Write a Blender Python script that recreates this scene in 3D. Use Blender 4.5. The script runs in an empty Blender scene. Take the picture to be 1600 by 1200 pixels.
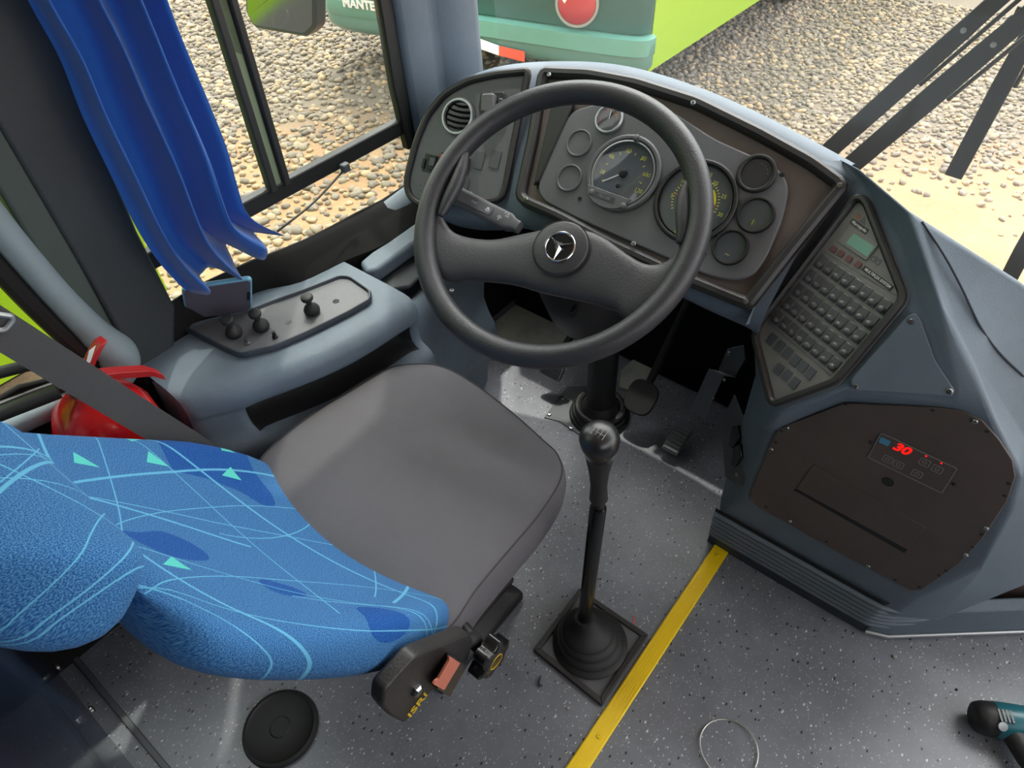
import bpy, bmesh, math, random
import numpy as np
from mathutils import Vector, Matrix
random.seed(7)
S = bpy.context.scene
COL = S.collection
V = Vector
sin, cos, pi = math.sin, math.cos, math.pi

# ------------------------------------------------------------------ camera
# bus axes: +Y forward, +X right, +Z up, driver's floor at z = 0
F = 1083.0
CAM = V((0, 0, 1.40))
DOWN = V((40, 1050, F)).normalized()
FWD = V((1260, -1165, F)); FWD = (FWD - DOWN * FWD.dot(DOWN)).normalized()
RIGHT = FWD.cross(-DOWN)
if RIGHT.dot(V((-1897, -1045, F))) > 0: RIGHT = -RIGHT
ROT = Matrix((RIGHT, FWD, -DOWN))          # camera (x right, y down, z ahead) -> world
cd = bpy.data.cameras.new('camera'); cam = bpy.data.objects.new('camera', cd); COL.objects.link(cam)
cd.sensor_width = 36; cd.lens = 36 * F / 1600; cd.clip_start = .02; cd.clip_end = 200
cam.matrix_world = Matrix.Translation(CAM) @ (ROT @ Matrix(((1, 0, 0), (0, -1, 0), (0, 0, -1)))).to_4x4()
S.camera = cam

# ------------------------------------------------------------------ light
w = bpy.data.worlds.new('world'); S.world = w; w.use_nodes = True
nt = w.node_tree; bg = nt.nodes['Background']
sky = nt.nodes.new('ShaderNodeTexSky'); sky.sky_type = 'NISHITA'; sky.sun_disc = False
sky.sun_elevation = math.radians(62); sky.sun_rotation = math.radians(-30)
sky.air_density = 1.2; sky.dust_density = 3.5; sky.ozone_density = 1.0
hs = nt.nodes.new('ShaderNodeHueSaturation'); hs.inputs['Saturation'].default_value = .10
nt.links.new(sky.outputs[0], hs.inputs['Color']); nt.links.new(hs.outputs[0], bg.inputs[0]); bg.inputs[1].default_value = 1.0
SUN_DIR = V((-.26, .30, .92)).normalized()
sl = bpy.data.lights.new('sun', 'SUN'); sl.energy = 2.6; sl.angle = math.radians(1.0); sl.color = (1, .95, .87)
so = bpy.data.objects.new('sun', sl); COL.objects.link(so); so.rotation_euler = SUN_DIR.to_track_quat('Z', 'Y').to_euler()
S.view_settings.view_transform = 'Standard'; S.view_settings.look = 'None'
S.view_settings.gamma = 1; S.view_settings.use_curve_mapping = False
S.view_settings.exposure = 0.18

# ------------------------------------------------------------------ measuring: image direction onto a real plane
def ray(px, py): return ROT @ V(((px - 800) / F, (py - 600) / F, 1))
def onz(px, py, z=0.): d = ray(px, py); return CAM + d * ((z - 1.4) / d.z)
def onx(px, py, x): d = ray(px, py); return CAM + d * (x / d.x)
def ony(px, py, y): d = ray(px, py); return CAM + d * (y / d.y)
def onp(px, py, p0, n): d = ray(px, py); return CAM + d * ((p0 - CAM).dot(n) / d.dot(n))
def ond(px, py, t): return CAM + ray(px, py) * t
def nrm(t, az): return V((-sin(az) * sin(t), -cos(az) * sin(t), cos(t)))

class Plane:
    def __init__(s, p0, t, az):
        s.p0 = p0; s.n = nrm(t, az); s.u = V((cos(az), -sin(az), 0)); s.v = s.n.cross(s.u)
    def __call__(s, px, py, off=0.): return onp(px, py, s.p0 + s.n * off, s.n)
    def uv(s, px, py): q = s(px, py) - s.p0; return q.dot(s.u), q.dot(s.v)
    def at(s, a, b, off=0.): return s.p0 + s.u * a + s.v * b + s.n * off
    def mat(s, o): return Matrix.Translation(o) @ Matrix((s.u, s.v, s.n)).transposed().to_4x4()

# ------------------------------------------------------------------ materials
M = {}
def newmat(name):
    m = bpy.data.materials.new(name); m.use_nodes = True; M[name] = m
    return m, m.node_tree, m.node_tree.nodes['Principled BSDF']
def lin(c): return tuple((x / 255 / 12.92 if x / 255 <= .04045 else ((x / 255 + .055) / 1.055) ** 2.4) for x in c) + (1,)
def N(nt, t, **kw):
    n = nt.nodes.new(t)
    for k, v in kw.items():
        if isinstance(k, str) and hasattr(n, k): setattr(n, k, v)
    return n
def mat(name, rgb, rough=.5, metal=0., bump=0., scale=300., var=.0, spec=.5, coat=0., emis=None, es=0.):
    m, t, b = newmat(name)
    c = lin(rgb); b.inputs['Base Color'].default_value = c; b.inputs['Roughness'].default_value = rough
    b.inputs['Metallic'].default_value = metal; b.inputs['Specular IOR Level'].default_value = spec
    b.inputs['Coat Weight'].default_value = coat
    if emis: b.inputs['Emission Color'].default_value = lin(emis); b.inputs['Emission Strength'].default_value = es
    tc = N(t, 'ShaderNodeTexCoord')
    if bump:
        no = N(t, 'ShaderNodeTexNoise'); no.inputs['Scale'].default_value = scale; no.inputs['Detail'].default_value = 4
        bp = N(t, 'ShaderNodeBump'); bp.inputs['Strength'].default_value = bump; bp.inputs['Distance'].default_value = .002
        t.links.new(tc.outputs['Object'], no.inputs['Vector']); t.links.new(no.outputs['Fac'], bp.inputs['Height']); t.links.new(bp.outputs[0], b.inputs['Normal'])
    if var:
        n2 = N(t, 'ShaderNodeTexNoise'); n2.inputs['Scale'].default_value = 9; n2.inputs['Detail'].default_value = 6; n2.inputs['Roughness'].default_value = .7
        r = N(t, 'ShaderNodeValToRGB'); r.color_ramp.elements[0].position = .3; r.color_ramp.elements[1].position = .7
        r.color_ramp.elements[0].color = tuple(x * (1 - var) for x in c[:3]) + (1,); r.color_ramp.elements[1].color = tuple(min(1, x * (1 + var)) for x in c[:3]) + (1,)
        t.links.new(tc.outputs['Object'], n2.inputs['Vector']); t.links.new(n2.outputs['Fac'], r.inputs[0]); t.links.new(r.outputs[0], b.inputs['Base Color'])
    return m
mat('shell', (98, 110, 122), .52, spec=.35, bump=.25, scale=500, var=.10)
mat('shell_dark', (50, 57, 66), .5, bump=.25, scale=500, var=.12)
mat('pillar_dark', (44, 50, 54), .6, bump=.15, var=.1)
mat('pillar_grey', (128, 142, 148), .5, bump=.1, var=.05)
mat('pillar_green', (62, 72, 68), .6, bump=.1, var=.1)
mat('black_frame', (42, 40, 40), .45, bump=.2, scale=300, var=.2)
mat('panel_grey', (92, 93, 97), .5, bump=.15, scale=400, var=.12)
mat('panel_blank', (78, 79, 83), .5)
mat('panel_brown', (86, 75, 71), .6, bump=.1, scale=400, var=.15)
mat('black', (24, 24, 25), .55, bump=.1, var=.1)
mat('matte_black', (26, 25, 25), .85, spec=.15, bump=.1)
mat('rubber', (30, 30, 31), .6, bump=.1, var=.15)
mat('black_satin', (30, 30, 32), .32)
mat('grille_rib', (104, 114, 124), .45)
mat('black_gloss', (18, 18, 20), .2)
mat('leather', (50, 50, 54), .42, bump=.3, scale=420, var=.06)
mat('steel', (150, 150, 150), .3, metal=1)
mat('chrome', (215, 215, 220), .12, metal=1)
mat('silver', (165, 168, 170), .35, metal=.6)
mat('white_ink', (215, 215, 215), .6)
mat('grey_ink', (130, 130, 130), .6)
mat('yellow_ink', (205, 205, 90), .5, emis=(205, 205, 90), es=.0)
mat('dial_yellow', (225, 205, 40), .5)
mat('dial_red', (230, 70, 40), .5)
mat('dial_face', (78, 84, 90), .35)
mat('dial_dark', (52, 54, 58), .3)
mat('dial_green', (60, 110, 70), .5)
mat('key', (84, 84, 87), .3)
mat('key_base', (122, 120, 118), .5, bump=.2, var=.1)
mat('red_key', (110, 70, 70), .5)
mat('lcd', (120, 165, 150), .3)
mat('led_red', (220, 20, 14), .4, emis=(255, 20, 12), es=.8)
mat('blue_ink', (70, 140, 175), .5)
mat('red', (190, 22, 24), .25, coat=.3, var=.15)
mat('red_handle', (165, 30, 34), .4, var=.2)
mat('strap', (62, 62, 64), .8, bump=.6, scale=900)
mat('cushion', (90, 88, 93), .8, bump=.3, scale=700, var=.07)
mat('cushion_side', (92, 90, 93), .8, bump=.3, scale=700, var=.07)
mat('thread', (60, 59, 62), .8)
mat('yellow_paint', (252, 214, 24), .45, bump=.15, var=.08)
mat('buckle_red', (190, 110, 90), .5)
mat('isri_yellow', (205, 170, 34), .5)
mat('sunlit_floor_metal', (170, 172, 160), .5, metal=.1, var=.25)
mat('plate_grey', (78, 82, 86), .5, bump=.1, var=.15)
mat('teal', (84, 122, 112), .3, coat=.3, var=.04)
mat('teal_dark', (60, 96, 90), .3, coat=.3, var=.05)
mat('lime', (140, 172, 30), .35, coat=.3, var=.03)
mat('lime_bright', (150, 200, 10), .35, coat=.3, var=.03)  # brighter lime paint for the bus alongside
mat('green', (40, 160, 90), .35, coat=.3, var=.05)
mat('teal_light', (92, 142, 128), .35, coat=.3, var=.05)
mat('lamp_red', (170, 40, 46), .2, coat=.5)
mat('lamp_white', (230, 225, 225), .2)
mat('reflector_red', (230, 80, 50), .4)
mat('tyre', (28, 28, 28), .8)
mat('phone_case', (110, 165, 190), .35)
mat('phone_screen', (92, 88, 98), .3)
mat('navy', (44, 58, 82), .25, coat=.3, var=.2)
mat('tool_teal', (26, 92, 104), .35)
mat('wire', (200, 200, 195), .3, metal=.8)
mat('pebble', (150, 145, 140), .8, var=.2)
mat('rail', (40, 40, 40), .5)
mat('glass_edge', (160, 172, 150), .3)
mat('ceiling_grey', (190, 192, 195), .7)
mat('orange', (200, 110, 50), .6)

def floor_mat():
    m, t, b = newmat('floor_vinyl'); tc = N(t, 'ShaderNodeTexCoord')
    b.inputs['Roughness'].default_value = .38
    base = N(t, 'ShaderNodeTexNoise'); base.inputs['Scale'].default_value = 5; base.inputs['Detail'].default_value = 8; base.inputs['Roughness'].default_value = .65
    r0 = N(t, 'ShaderNodeValToRGB'); e = r0.color_ramp.elements
    e[0].position = .3; e[0].color = lin((99, 102, 108)); e[1].position = .7; e[1].color = lin((127, 130, 139))
    t.links.new(tc.outputs['Object'], base.inputs['Vector']); t.links.new(base.outputs['Fac'], r0.inputs[0])
    last = r0.outputs[0]
    for scale, thr, colr, pick in ((150, .19, (190, 190, 192), .62), (105, .20, (34, 36, 44), .72), (70, .13, (200, 205, 205), .84), (260, .25, (150, 150, 155), .55)):
        vo = N(t, 'ShaderNodeTexVoronoi'); vo.inputs['Scale'].default_value = scale
        lt = N(t, 'ShaderNodeMath', operation='LESS_THAN'); lt.inputs[1].default_value = thr
        sp = N(t, 'ShaderNodeSeparateColor'); gt = N(t, 'ShaderNodeMath', operation='GREATER_THAN'); gt.inputs[1].default_value = pick
        mu = N(t, 'ShaderNodeMath', operation='MULTIPLY'); mx = N(t, 'ShaderNodeMix'); mx.data_type = 'RGBA'
        mp = N(t, 'ShaderNodeMapping'); mp.inputs['Rotation'].default_value = (0, 0, scale); mp.inputs['Scale'].default_value = (1, .6, 1)
        t.links.new(tc.outputs['Object'], mp.inputs[0]); t.links.new(mp.outputs[0], vo.inputs['Vector'])
        t.links.new(vo.outputs['Distance'], lt.inputs[0]); t.links.new(vo.outputs['Color'], sp.inputs[0]); t.links.new(sp.outputs[0], gt.inputs[0])
        t.links.new(lt.outputs[0], mu.inputs[0]); t.links.new(gt.outputs[0], mu.inputs[1])
        t.links.new(mu.outputs[0], mx.inputs[0]); t.links.new(last, mx.inputs[6]); mx.inputs[7].default_value = lin(colr); last = mx.outputs[2]
    t.links.new(last, b.inputs['Base Color'])
floor_mat()

def ground_mat():
    m, t, b = newmat('ground_sand'); tc = N(t, 'ShaderNodeTexCoord'); b.inputs['Roughness'].default_value = .95
    n = N(t, 'ShaderNodeTexNoise'); n.inputs['Scale'].default_value = 1.4; n.inputs['Detail'].default_value = 9; n.inputs['Roughness'].default_value = .7
    r = N(t, 'ShaderNodeValToRGB'); e = r.color_ramp.elements
    e[0].position = .3; e[0].color = lin((146, 114, 84)); e[1].position = .7; e[1].color = lin((174, 142, 106))
    t.links.new(tc.outputs['Object'], n.inputs['Vector']); t.links.new(n.outputs['Fac'], r.inputs[0])
    v = N(t, 'ShaderNodeTexVoronoi'); v.inputs['Scale'].default_value = 24
    n3 = N(t, 'ShaderNodeTexNoise'); n3.inputs['Scale'].default_value = 40; n3.inputs['Detail'].default_value = 6
    mx = N(t, 'ShaderNodeMix'); mx.data_type = 'RGBA'; mx.blend_type = 'MULTIPLY'; mx.inputs[0].default_value = .35
    t.links.new(r.outputs[0], mx.inputs[6]); t.links.new(n3.outputs['Color'], mx.inputs[7]); t.links.new(mx.outputs[2], b.inputs['Base Color'])
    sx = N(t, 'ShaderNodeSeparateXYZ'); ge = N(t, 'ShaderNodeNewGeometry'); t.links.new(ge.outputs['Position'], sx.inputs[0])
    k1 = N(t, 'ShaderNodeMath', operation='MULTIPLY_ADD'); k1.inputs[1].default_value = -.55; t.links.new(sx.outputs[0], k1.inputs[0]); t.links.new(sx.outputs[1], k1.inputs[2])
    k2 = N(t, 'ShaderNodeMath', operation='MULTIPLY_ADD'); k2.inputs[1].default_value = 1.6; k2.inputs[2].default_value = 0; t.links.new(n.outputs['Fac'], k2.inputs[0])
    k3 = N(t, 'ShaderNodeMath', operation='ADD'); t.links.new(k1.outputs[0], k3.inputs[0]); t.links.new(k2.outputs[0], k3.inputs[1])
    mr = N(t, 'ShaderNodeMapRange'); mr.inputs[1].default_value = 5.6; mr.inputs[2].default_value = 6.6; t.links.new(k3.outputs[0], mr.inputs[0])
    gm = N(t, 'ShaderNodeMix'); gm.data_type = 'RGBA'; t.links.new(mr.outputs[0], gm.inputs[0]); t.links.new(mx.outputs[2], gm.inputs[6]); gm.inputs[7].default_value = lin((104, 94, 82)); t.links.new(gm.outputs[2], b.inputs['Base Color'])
    bp = N(t, 'ShaderNodeBump'); bp.inputs['Strength'].default_value = .5; bp.inputs['Distance'].default_value = .02
    t.links.new(tc.outputs['Object'], n3.inputs['Vector']); t.links.new(n3.outputs['Fac'], bp.inputs['Height']); t.links.new(bp.outputs[0], b.inputs['Normal'])
    m, t, b = newmat('gravel_stone'); b.inputs['Roughness'].default_value = .9
    at = N(t, 'ShaderNodeAttribute'); at.attribute_name = 'tone'
    r = N(t, 'ShaderNodeValToRGB'); e = r.color_ramp.elements
    e[0].position = 0; e[0].color = lin((112, 102, 93)); e[1].position = 1; e[1].color = lin((176, 150, 118))
    for p, c in ((.35, (130, 119, 107)), (.6, (144, 131, 114)), (.8, (160, 141, 116))):
        x = e.new(p); x.color = lin(c)
    n = N(t, 'ShaderNodeTexNoise'); n.inputs['Scale'].default_value = 60; tc = N(t, 'ShaderNodeTexCoord')
    mx = N(t, 'ShaderNodeMix'); mx.data_type = 'RGBA'; mx.blend_type = 'MULTIPLY'; mx.inputs[0].default_value = .25
    t.links.new(at.outputs['Fac'], r.inputs[0]); t.links.new(r.outputs[0], mx.inputs[6]); t.links.new(tc.outputs['Object'], n.inputs['Vector']); t.links.new(n.outputs['Color'], mx.inputs[7])
    t.links.new(mx.outputs[2], b.inputs['Base Color'])
ground_mat()

def glass(name, tint, gloss=.06, dust=.0, rough=.02):
    m = bpy.data.materials.new(name); m.use_nodes = True; M[name] = m; t = m.node_tree; t.nodes.clear()
    o = N(t, 'ShaderNodeOutputMaterial'); tr = N(t, 'ShaderNodeBsdfTransparent'); tr.inputs[0].default_value = tint
    gl = N(t, 'ShaderNodeBsdfGlossy'); gl.inputs['Roughness'].default_value = rough
    df = N(t, 'ShaderNodeBsdfDiffuse'); df.inputs[0].default_value = (.8, .78, .74, 1)
    lw = N(t, 'ShaderNodeLayerWeight'); lw.inputs[0].default_value = .5
    pw = N(t, 'ShaderNodeMath', operation='POWER'); pw.inputs[1].default_value = 5.0; t.links.new(lw.outputs['Facing'], pw.inputs[0])
    fr = N(t, 'ShaderNodeMath', operation='MULTIPLY_ADD'); fr.inputs[1].default_value = .9; fr.inputs[2].default_value = .04; t.links.new(pw.outputs[0], fr.inputs[0])
    m1 = N(t, 'ShaderNodeMixShader'); m2 = N(t, 'ShaderNodeMixShader'); m2.inputs[0].default_value = dust
    t.links.new(fr.outputs[0], m1.inputs[0]); t.links.new(tr.outputs[0], m1.inputs[1]); t.links.new(gl.outputs[0], m1.inputs[2])
    t.links.new(m1.outputs[0], m2.inputs[1]); t.links.new(df.outputs[0], m2.inputs[2]); t.links.new(m2.outputs[0], o.inputs[0])
glass('glass_side', (.70, .73, .67, 1), dust=.03)
glass('glass_rear', (.80, .86, .80, 1), dust=.01)
glass('glass_screen', (.93, .95, .92, 1), dust=.10)
glass('glass_dial', (.97, .97, .97, 1), rough=.03)

def curtain_mat():
    m, t, b = newmat('curtain_blue'); b.inputs['Roughness'].default_value = .85; b.inputs['Base Color'].default_value = lin((22, 90, 172))
    b.inputs['Sheen Weight'].default_value = .4
    tr = N(t, 'ShaderNodeBsdfTranslucent'); tr.inputs[0].default_value = lin((12, 90, 200))
    mx = N(t, 'ShaderNodeMixShader'); mx.inputs[0].default_value = .22
    o = t.nodes['Material Output']
    t.links.new(b.outputs[0], mx.inputs[1]); t.links.new(tr.outputs[0], mx.inputs[2]); t.links.new(mx.outputs[0], o.inputs[0])
    w1 = N(t, 'ShaderNodeTexNoise'); w1.inputs['Scale'].default_value = 900; bp = N(t, 'ShaderNodeBump'); bp.inputs['Strength'].default_value = .3; bp.inputs['Distance'].default_value = .001
    t.links.new(w1.outputs['Fac'], bp.inputs['Height']); t.links.new(bp.outputs[0], b.inputs['Normal'])
curtain_mat()

def seat_fabric():
    # woven blue velour: speckle, darker blue patches, pale looping lines and mint triangles, all in the cloth's own UVs (metres)
    m, t, b = newmat('seat_fabric'); b.inputs['Roughness'].default_value = .9; b.inputs['Sheen Weight'].default_value = .03; b.inputs['Specular IOR Level'].default_value = .2
    L = t.links
    uv = N(t, 'ShaderNodeTexCoord').outputs['UV']
    def mth(op, a, b_=None, c=None):
        n = N(t, 'ShaderNodeMath', operation=op)
        for i, x in enumerate((a, b_, c)):
            if x is None: continue
            if isinstance(x, (int, float)): n.inputs[i].default_value = x
            else: L.new(x, n.inputs[i])
        return n.outputs[0]
    nz = N(t, 'ShaderNodeTexNoise'); nz.inputs['Scale'].default_value = 680; nz.inputs['Detail'].default_value = 2; L.new(uv, nz.inputs['Vector'])
    big = N(t, 'ShaderNodeTexNoise'); big.inputs['Scale'].default_value = 4.5; big.inputs['Detail'].default_value = 1; L.new(uv, big.inputs['Vector'])
    spk = N(t, 'ShaderNodeValToRGB'); e = spk.color_ramp.elements; e[0].position = .42; e[0].color = lin((26, 78, 136)); e[1].position = .62; e[1].color = lin((78, 130, 174))
    L.new(nz.outputs['Fac'], spk.inputs[0])
    dk = N(t, 'ShaderNodeValToRGB'); e = dk.color_ramp.elements; e[0].position = .45; e[0].color = lin((12, 58, 128)); e[1].position = .68; e[1].color = lin((44, 108, 172))
    L.new(nz.outputs['Fac'], dk.inputs[0])
    pm = mth('GREATER_THAN', big.outputs['Fac'], .575)
    mx = N(t, 'ShaderNodeMix'); mx.data_type = 'RGBA'; L.new(pm, mx.inputs[0]); L.new(spk.outputs[0], mx.inputs[6]); L.new(dk.outputs[0], mx.inputs[7])
    col = mx.outputs[2]
    sx = N(t, 'ShaderNodeSeparateXYZ'); L.new(uv, sx.inputs[0]); X, Y = sx.outputs[0], sx.outputs[1]
    rnd = random.Random(5); acc = None; tri = None
    for i in range(34):
        cx, cy = rnd.uniform(-.75, .75), rnd.uniform(-.5, 1.1); R_ = rnd.uniform(.22, .75); wd = rnd.choice((.0008, .0010, .0022))
        dx = mth('SUBTRACT', X, cx); dy = mth('SUBTRACT', Y, cy)
        d = mth('SQRT', mth('ADD', mth('MULTIPLY', dx, dx), mth('MULTIPLY', dy, dy)))
        ring = mth('LESS_THAN', mth('ABSOLUTE', mth('SUBTRACT', d, R_)), wd)
        a0 = rnd.uniform(0, 6.28); dirn = mth('ADD', mth('MULTIPLY', dx, cos(a0)), mth('MULTIPLY', dy, sin(a0)))
        ring = mth('MULTIPLY', ring, mth('GREATER_THAN', dirn, R_ * rnd.uniform(-.2, .6)))
        acc = ring if acc is None else mth('MAXIMUM', acc, ring)
    for i in range(6):
        cx, cy = rnd.uniform(-.26, .26), rnd.uniform(0, .5); a0 = rnd.uniform(0, 6.28); f = None
        for k, (aa, dd) in enumerate(((0, .009), (2.3, .006), (4.3, .014))):
            h = mth('LESS_THAN', mth('ADD', mth('MULTIPLY', mth('SUBTRACT', X, cx), cos(a0 + aa)), mth('MULTIPLY', mth('SUBTRACT', Y, cy), sin(a0 + aa))), dd)
            f = h if f is None else mth('MULTIPLY', f, h)
        tri = f if tri is None else mth('MAXIMUM', tri, f)
    m1 = N(t, 'ShaderNodeMix'); m1.data_type = 'RGBA'; L.new(mth('MULTIPLY', acc, .8), m1.inputs[0]); L.new(col, m1.inputs[6]); m1.inputs[7].default_value = lin((98, 172, 206))
    m2 = N(t, 'ShaderNodeMix'); m2.data_type = 'RGBA'; L.new(tri, m2.inputs[0]); L.new(m1.outputs[2], m2.inputs[6]); m2.inputs[7].default_value = lin((84, 190, 182))
    L.new(m2.outputs[2], b.inputs['Base Color'])
    bp = N(t, 'ShaderNodeBump'); bp.inputs['Strength'].default_value = .4; bp.inputs['Distance'].default_value = .002
    L.new(nz.outputs['Fac'], bp.inputs['Height']); L.new(bp.outputs[0], b.inputs['Normal'])
seat_fabric()

# ------------------------------------------------------------------ object helpers
def tag(o, label=None, cat=None, group=None, kind=None):
    if label: o['label'] = label
    if cat: o['category'] = cat
    if group: o['group'] = group
    if kind: o['kind'] = kind
    return o
def empty(name, loc=(0, 0, 0)):
    o = bpy.data.objects.new(name, None); COL.objects.link(o); o.location = loc; o.empty_display_size = .05
    return o
def setpar(o, p):
    if p is not None:
        o.parent = p
        q = p; off = V((0, 0, 0))
        while q is not None: off += q.location; q = q.parent
        o.location = o.location - off        # all parents here are unrotated
def link(name, me, m, parent=None, smooth=True, bevel=0., seg=2, sub=0, ang=35):
    if m is not None and not isinstance(m, (list, tuple)): m = [m]
    for x in (m or []): me.materials.append(M[x])
    o = bpy.data.objects.new(name, me); COL.objects.link(o); setpar(o, parent)
    if smooth:
        for p in me.polygons: p.use_smooth = True
    if bevel:
        b = o.modifiers.new('bevel', 'BEVEL'); b.width = bevel; b.segments = seg; b.limit_method = 'ANGLE'; b.angle_limit = math.radians(30); b.harden_normals = False
    if sub:
        s = o.modifiers.new('sub', 'SUBSURF'); s.levels = sub; s.render_levels = sub
    elif smooth:
        me.set_sharp_from_angle(angle=math.radians(ang))
    return o
class MB:
    def __init__(s): s.b = bmesh.new()
    def poly(s, pts, mi=0):
        vs = [s.b.verts.new(p) for p in pts]; f = s.b.faces.new(vs); f.material_index = mi; return s
    def prism(s, pts, d, mi=0):
        """closed prism: polygon pts pushed along vector d"""
        n = len(pts); a = [s.b.verts.new(p) for p in pts]; c = [s.b.verts.new(V(p) + V(d)) for p in pts]
        fs = [s.b.faces.new(a[::-1]), s.b.faces.new(c)] + [s.b.faces.new((a[i], a[(i + 1) % n], c[(i + 1) % n], c[i])) for i in range(n)]
        for f in fs: f.material_index = mi
        return s
    def box(s, c, h, mx=None, mi=0):
        c = V(c); q = [V((x * h[0], y * h[1], z * h[2])) for z in (-1, 1) for x, y in ((-1, -1), (1, -1), (1, 1), (-1, 1))]
        if mx is not None: q = [mx.to_3x3() @ p for p in q]
        q = [c + p for p in q]; v = [s.b.verts.new(p) for p in q]
        for f in ((3, 2, 1, 0), (4, 5, 6, 7), (0, 1, 5, 4), (1, 2, 6, 5), (2, 3, 7, 6), (3, 0, 4, 7)): s.b.faces.new([v[i] for i in f]).material_index = mi
        return s
    def rings(s, rings, cap=True, closed=False, mi=0):
        R = [[s.b.verts.new(p) for p in r] for r in rings]; n = len(R[0])
        m = len(R) if closed else len(R) - 1
        for i in range(m):
            a, c = R[i], R[(i + 1) % len(R)]
            for j in range(n): s.b.faces.new((a[j], a[(j + 1) % n], c[(j + 1) % n], c[j])).material_index = mi
        if cap and not closed: s.b.faces.new(R[0][::-1]).material_index = mi; s.b.faces.new(R[-1]).material_index = mi
        return s
    def tube(s, path, r, n=12, cap=True, closed=False, mi=0, flat=1.0):
        path = [V(p) for p in path]; rr = r if isinstance(r, (list, tuple)) else [r] * len(path); out = []; up = None; L = len(path)
        for i, p in enumerate(path):
            if closed: d = path[(i + 1) % L] - path[i - 1]
            else: d = path[min(i + 1, L - 1)] - path[max(i - 1, 0)]
            d.normalize()
            if up is None: up = d.orthogonal().normalized()
            up = (up - d * up.dot(d)).normalized(); q = d.cross(up)
            out.append([p + (up * cos(a) * flat + q * sin(a)) * rr[i] for a in [2 * pi * k / n for k in range(n)]])
        return s.rings(out, cap, closed, mi)
    def lathe(s, prof, o, ax, n=32, cap=True, mi=0):
        """prof: (radius, height) along axis ax from o"""
        ax = V(ax).normalized(); u = ax.orthogonal().normalized(); v = ax.cross(u); o = V(o)
        return s.rings([[o + ax * h + (u * cos(a) + v * sin(a)) * max(r, 1e-5) for a in [2 * pi * k / n for k in range(n)]] for r, h in prof], cap, False, mi)
    def grid(s, P, mi=0):
        G = [[s.b.verts.new(p) for p in r] for r in P]
        for i in range(len(G) - 1):
            for j in range(len(G[0]) - 1): s.b.faces.new((G[i][j], G[i][j + 1], G[i + 1][j + 1], G[i + 1][j])).material_index = mi
        return s
    def go(s, name, m, parent=None, fix=True, **kw):
        if fix: bmesh.ops.recalc_face_normals(s.b, faces=s.b.faces)
        me = bpy.data.meshes.new(name); s.b.to_mesh(me); s.b.free()
        return link(name, me, m, parent, **kw)
def spline(pts, n=8, closed=False):
    """Catmull-Rom through points"""
    pts = [V(p) for p in pts]; L = len(pts); out = []
    m = L if closed else L - 1
    g = (lambda i: pts[i % L]) if closed else (lambda i: pts[max(0, min(L - 1, i))])
    for i in range(m):
        p0, p1, p2, p3 = g(i - 1), g(i), g(i + 1), g(i + 2)
        for k in range(n):
            t = k / n; out.append(.5 * ((2 * p1) + (p2 - p0) * t + (2 * p0 - 5 * p1 + 4 * p2 - p3) * t * t + (3 * p1 - p0 - 3 * p2 + p3) * t ** 3))
    if not closed: out.append(pts[-1])
    return out
def resample(pts, n):
    d = [0.]
    for a, b in zip(pts, pts[1:]): d.append(d[-1] + (V(b) - V(a)).length)
    out = []; j = 0
    for i in range(n):
        t = d[-1] * i / (n - 1)
        while j < len(pts) - 2 and d[j + 1] < t: j += 1
        k = (t - d[j]) / max(1e-9, d[j + 1] - d[j]); out.append(V(pts[j]).lerp(V(pts[j + 1]), k))
    return out
def roundpoly(pts, r, n=5):
    """round the corners of a planar polygon"""
    out = []; L = len(pts)
    for i in range(L):
        p, a, b = V(pts[i]), V(pts[i - 1]), V(pts[(i + 1) % L])
        da, db = (a - p), (b - p); k = min(r, da.length * .45, db.length * .45); A = p + da.normalized() * k; B = p + db.normalized() * k
        for j in range(n + 1):
            t = j / n; out.append(A * (1 - t) ** 2 + p * 2 * t * (1 - t) + B * t * t)
    return out
def scalepoly(pts, d):
    """inset each point of a convex-ish polygon toward its centre by about d"""
    c = sum((V(p) for p in pts), V()) / len(pts); return [p + (c - p).normalized() * d for p in pts]
def offpoly(pts, n, d):
    """proper inward offset of a planar polygon with normal n"""
    L = len(pts); out = []; c = sum((V(p) for p in pts), V()) / L
    for i in range(L):
        p, a, b = V(pts[i]), V(pts[i - 1]), V(pts[(i + 1) % L])
        e1 = (p - a).normalized(); e2 = (b - p).normalized(); n1 = n.cross(e1); n2 = n.cross(e2); m = (n1 + n2)
        m = m.normalized() / max(.4, m.normalized().dot(n1)); out.append((p, m))
    sgn = 1 if sum((c - p).dot(m) for p, m in out) > 0 else -1
    return [p + m * sgn * d for p, m in out]
def frame_ring(pts, n, w, h, base=0.):
    """raised rim: outer loop pts, width w, height h above plane"""
    o0 = [p + n * base for p in pts]; inn = offpoly(pts, n, w)
    prof = [(o0), [p + n * (base + h * .7) for p in offpoly(pts, n, w * .06)], [p + n * (base + h) for p in offpoly(pts, n, w * .3)], [p + n * (base + h) for p in offpoly(pts, n, w * .65)], [p + n * (base + h * .6) for p in offpoly(pts, n, w * .92)], [p + n * base for p in inn]]
    b = MB(); b.rings(prof, cap=False, closed=True); return b
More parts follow.
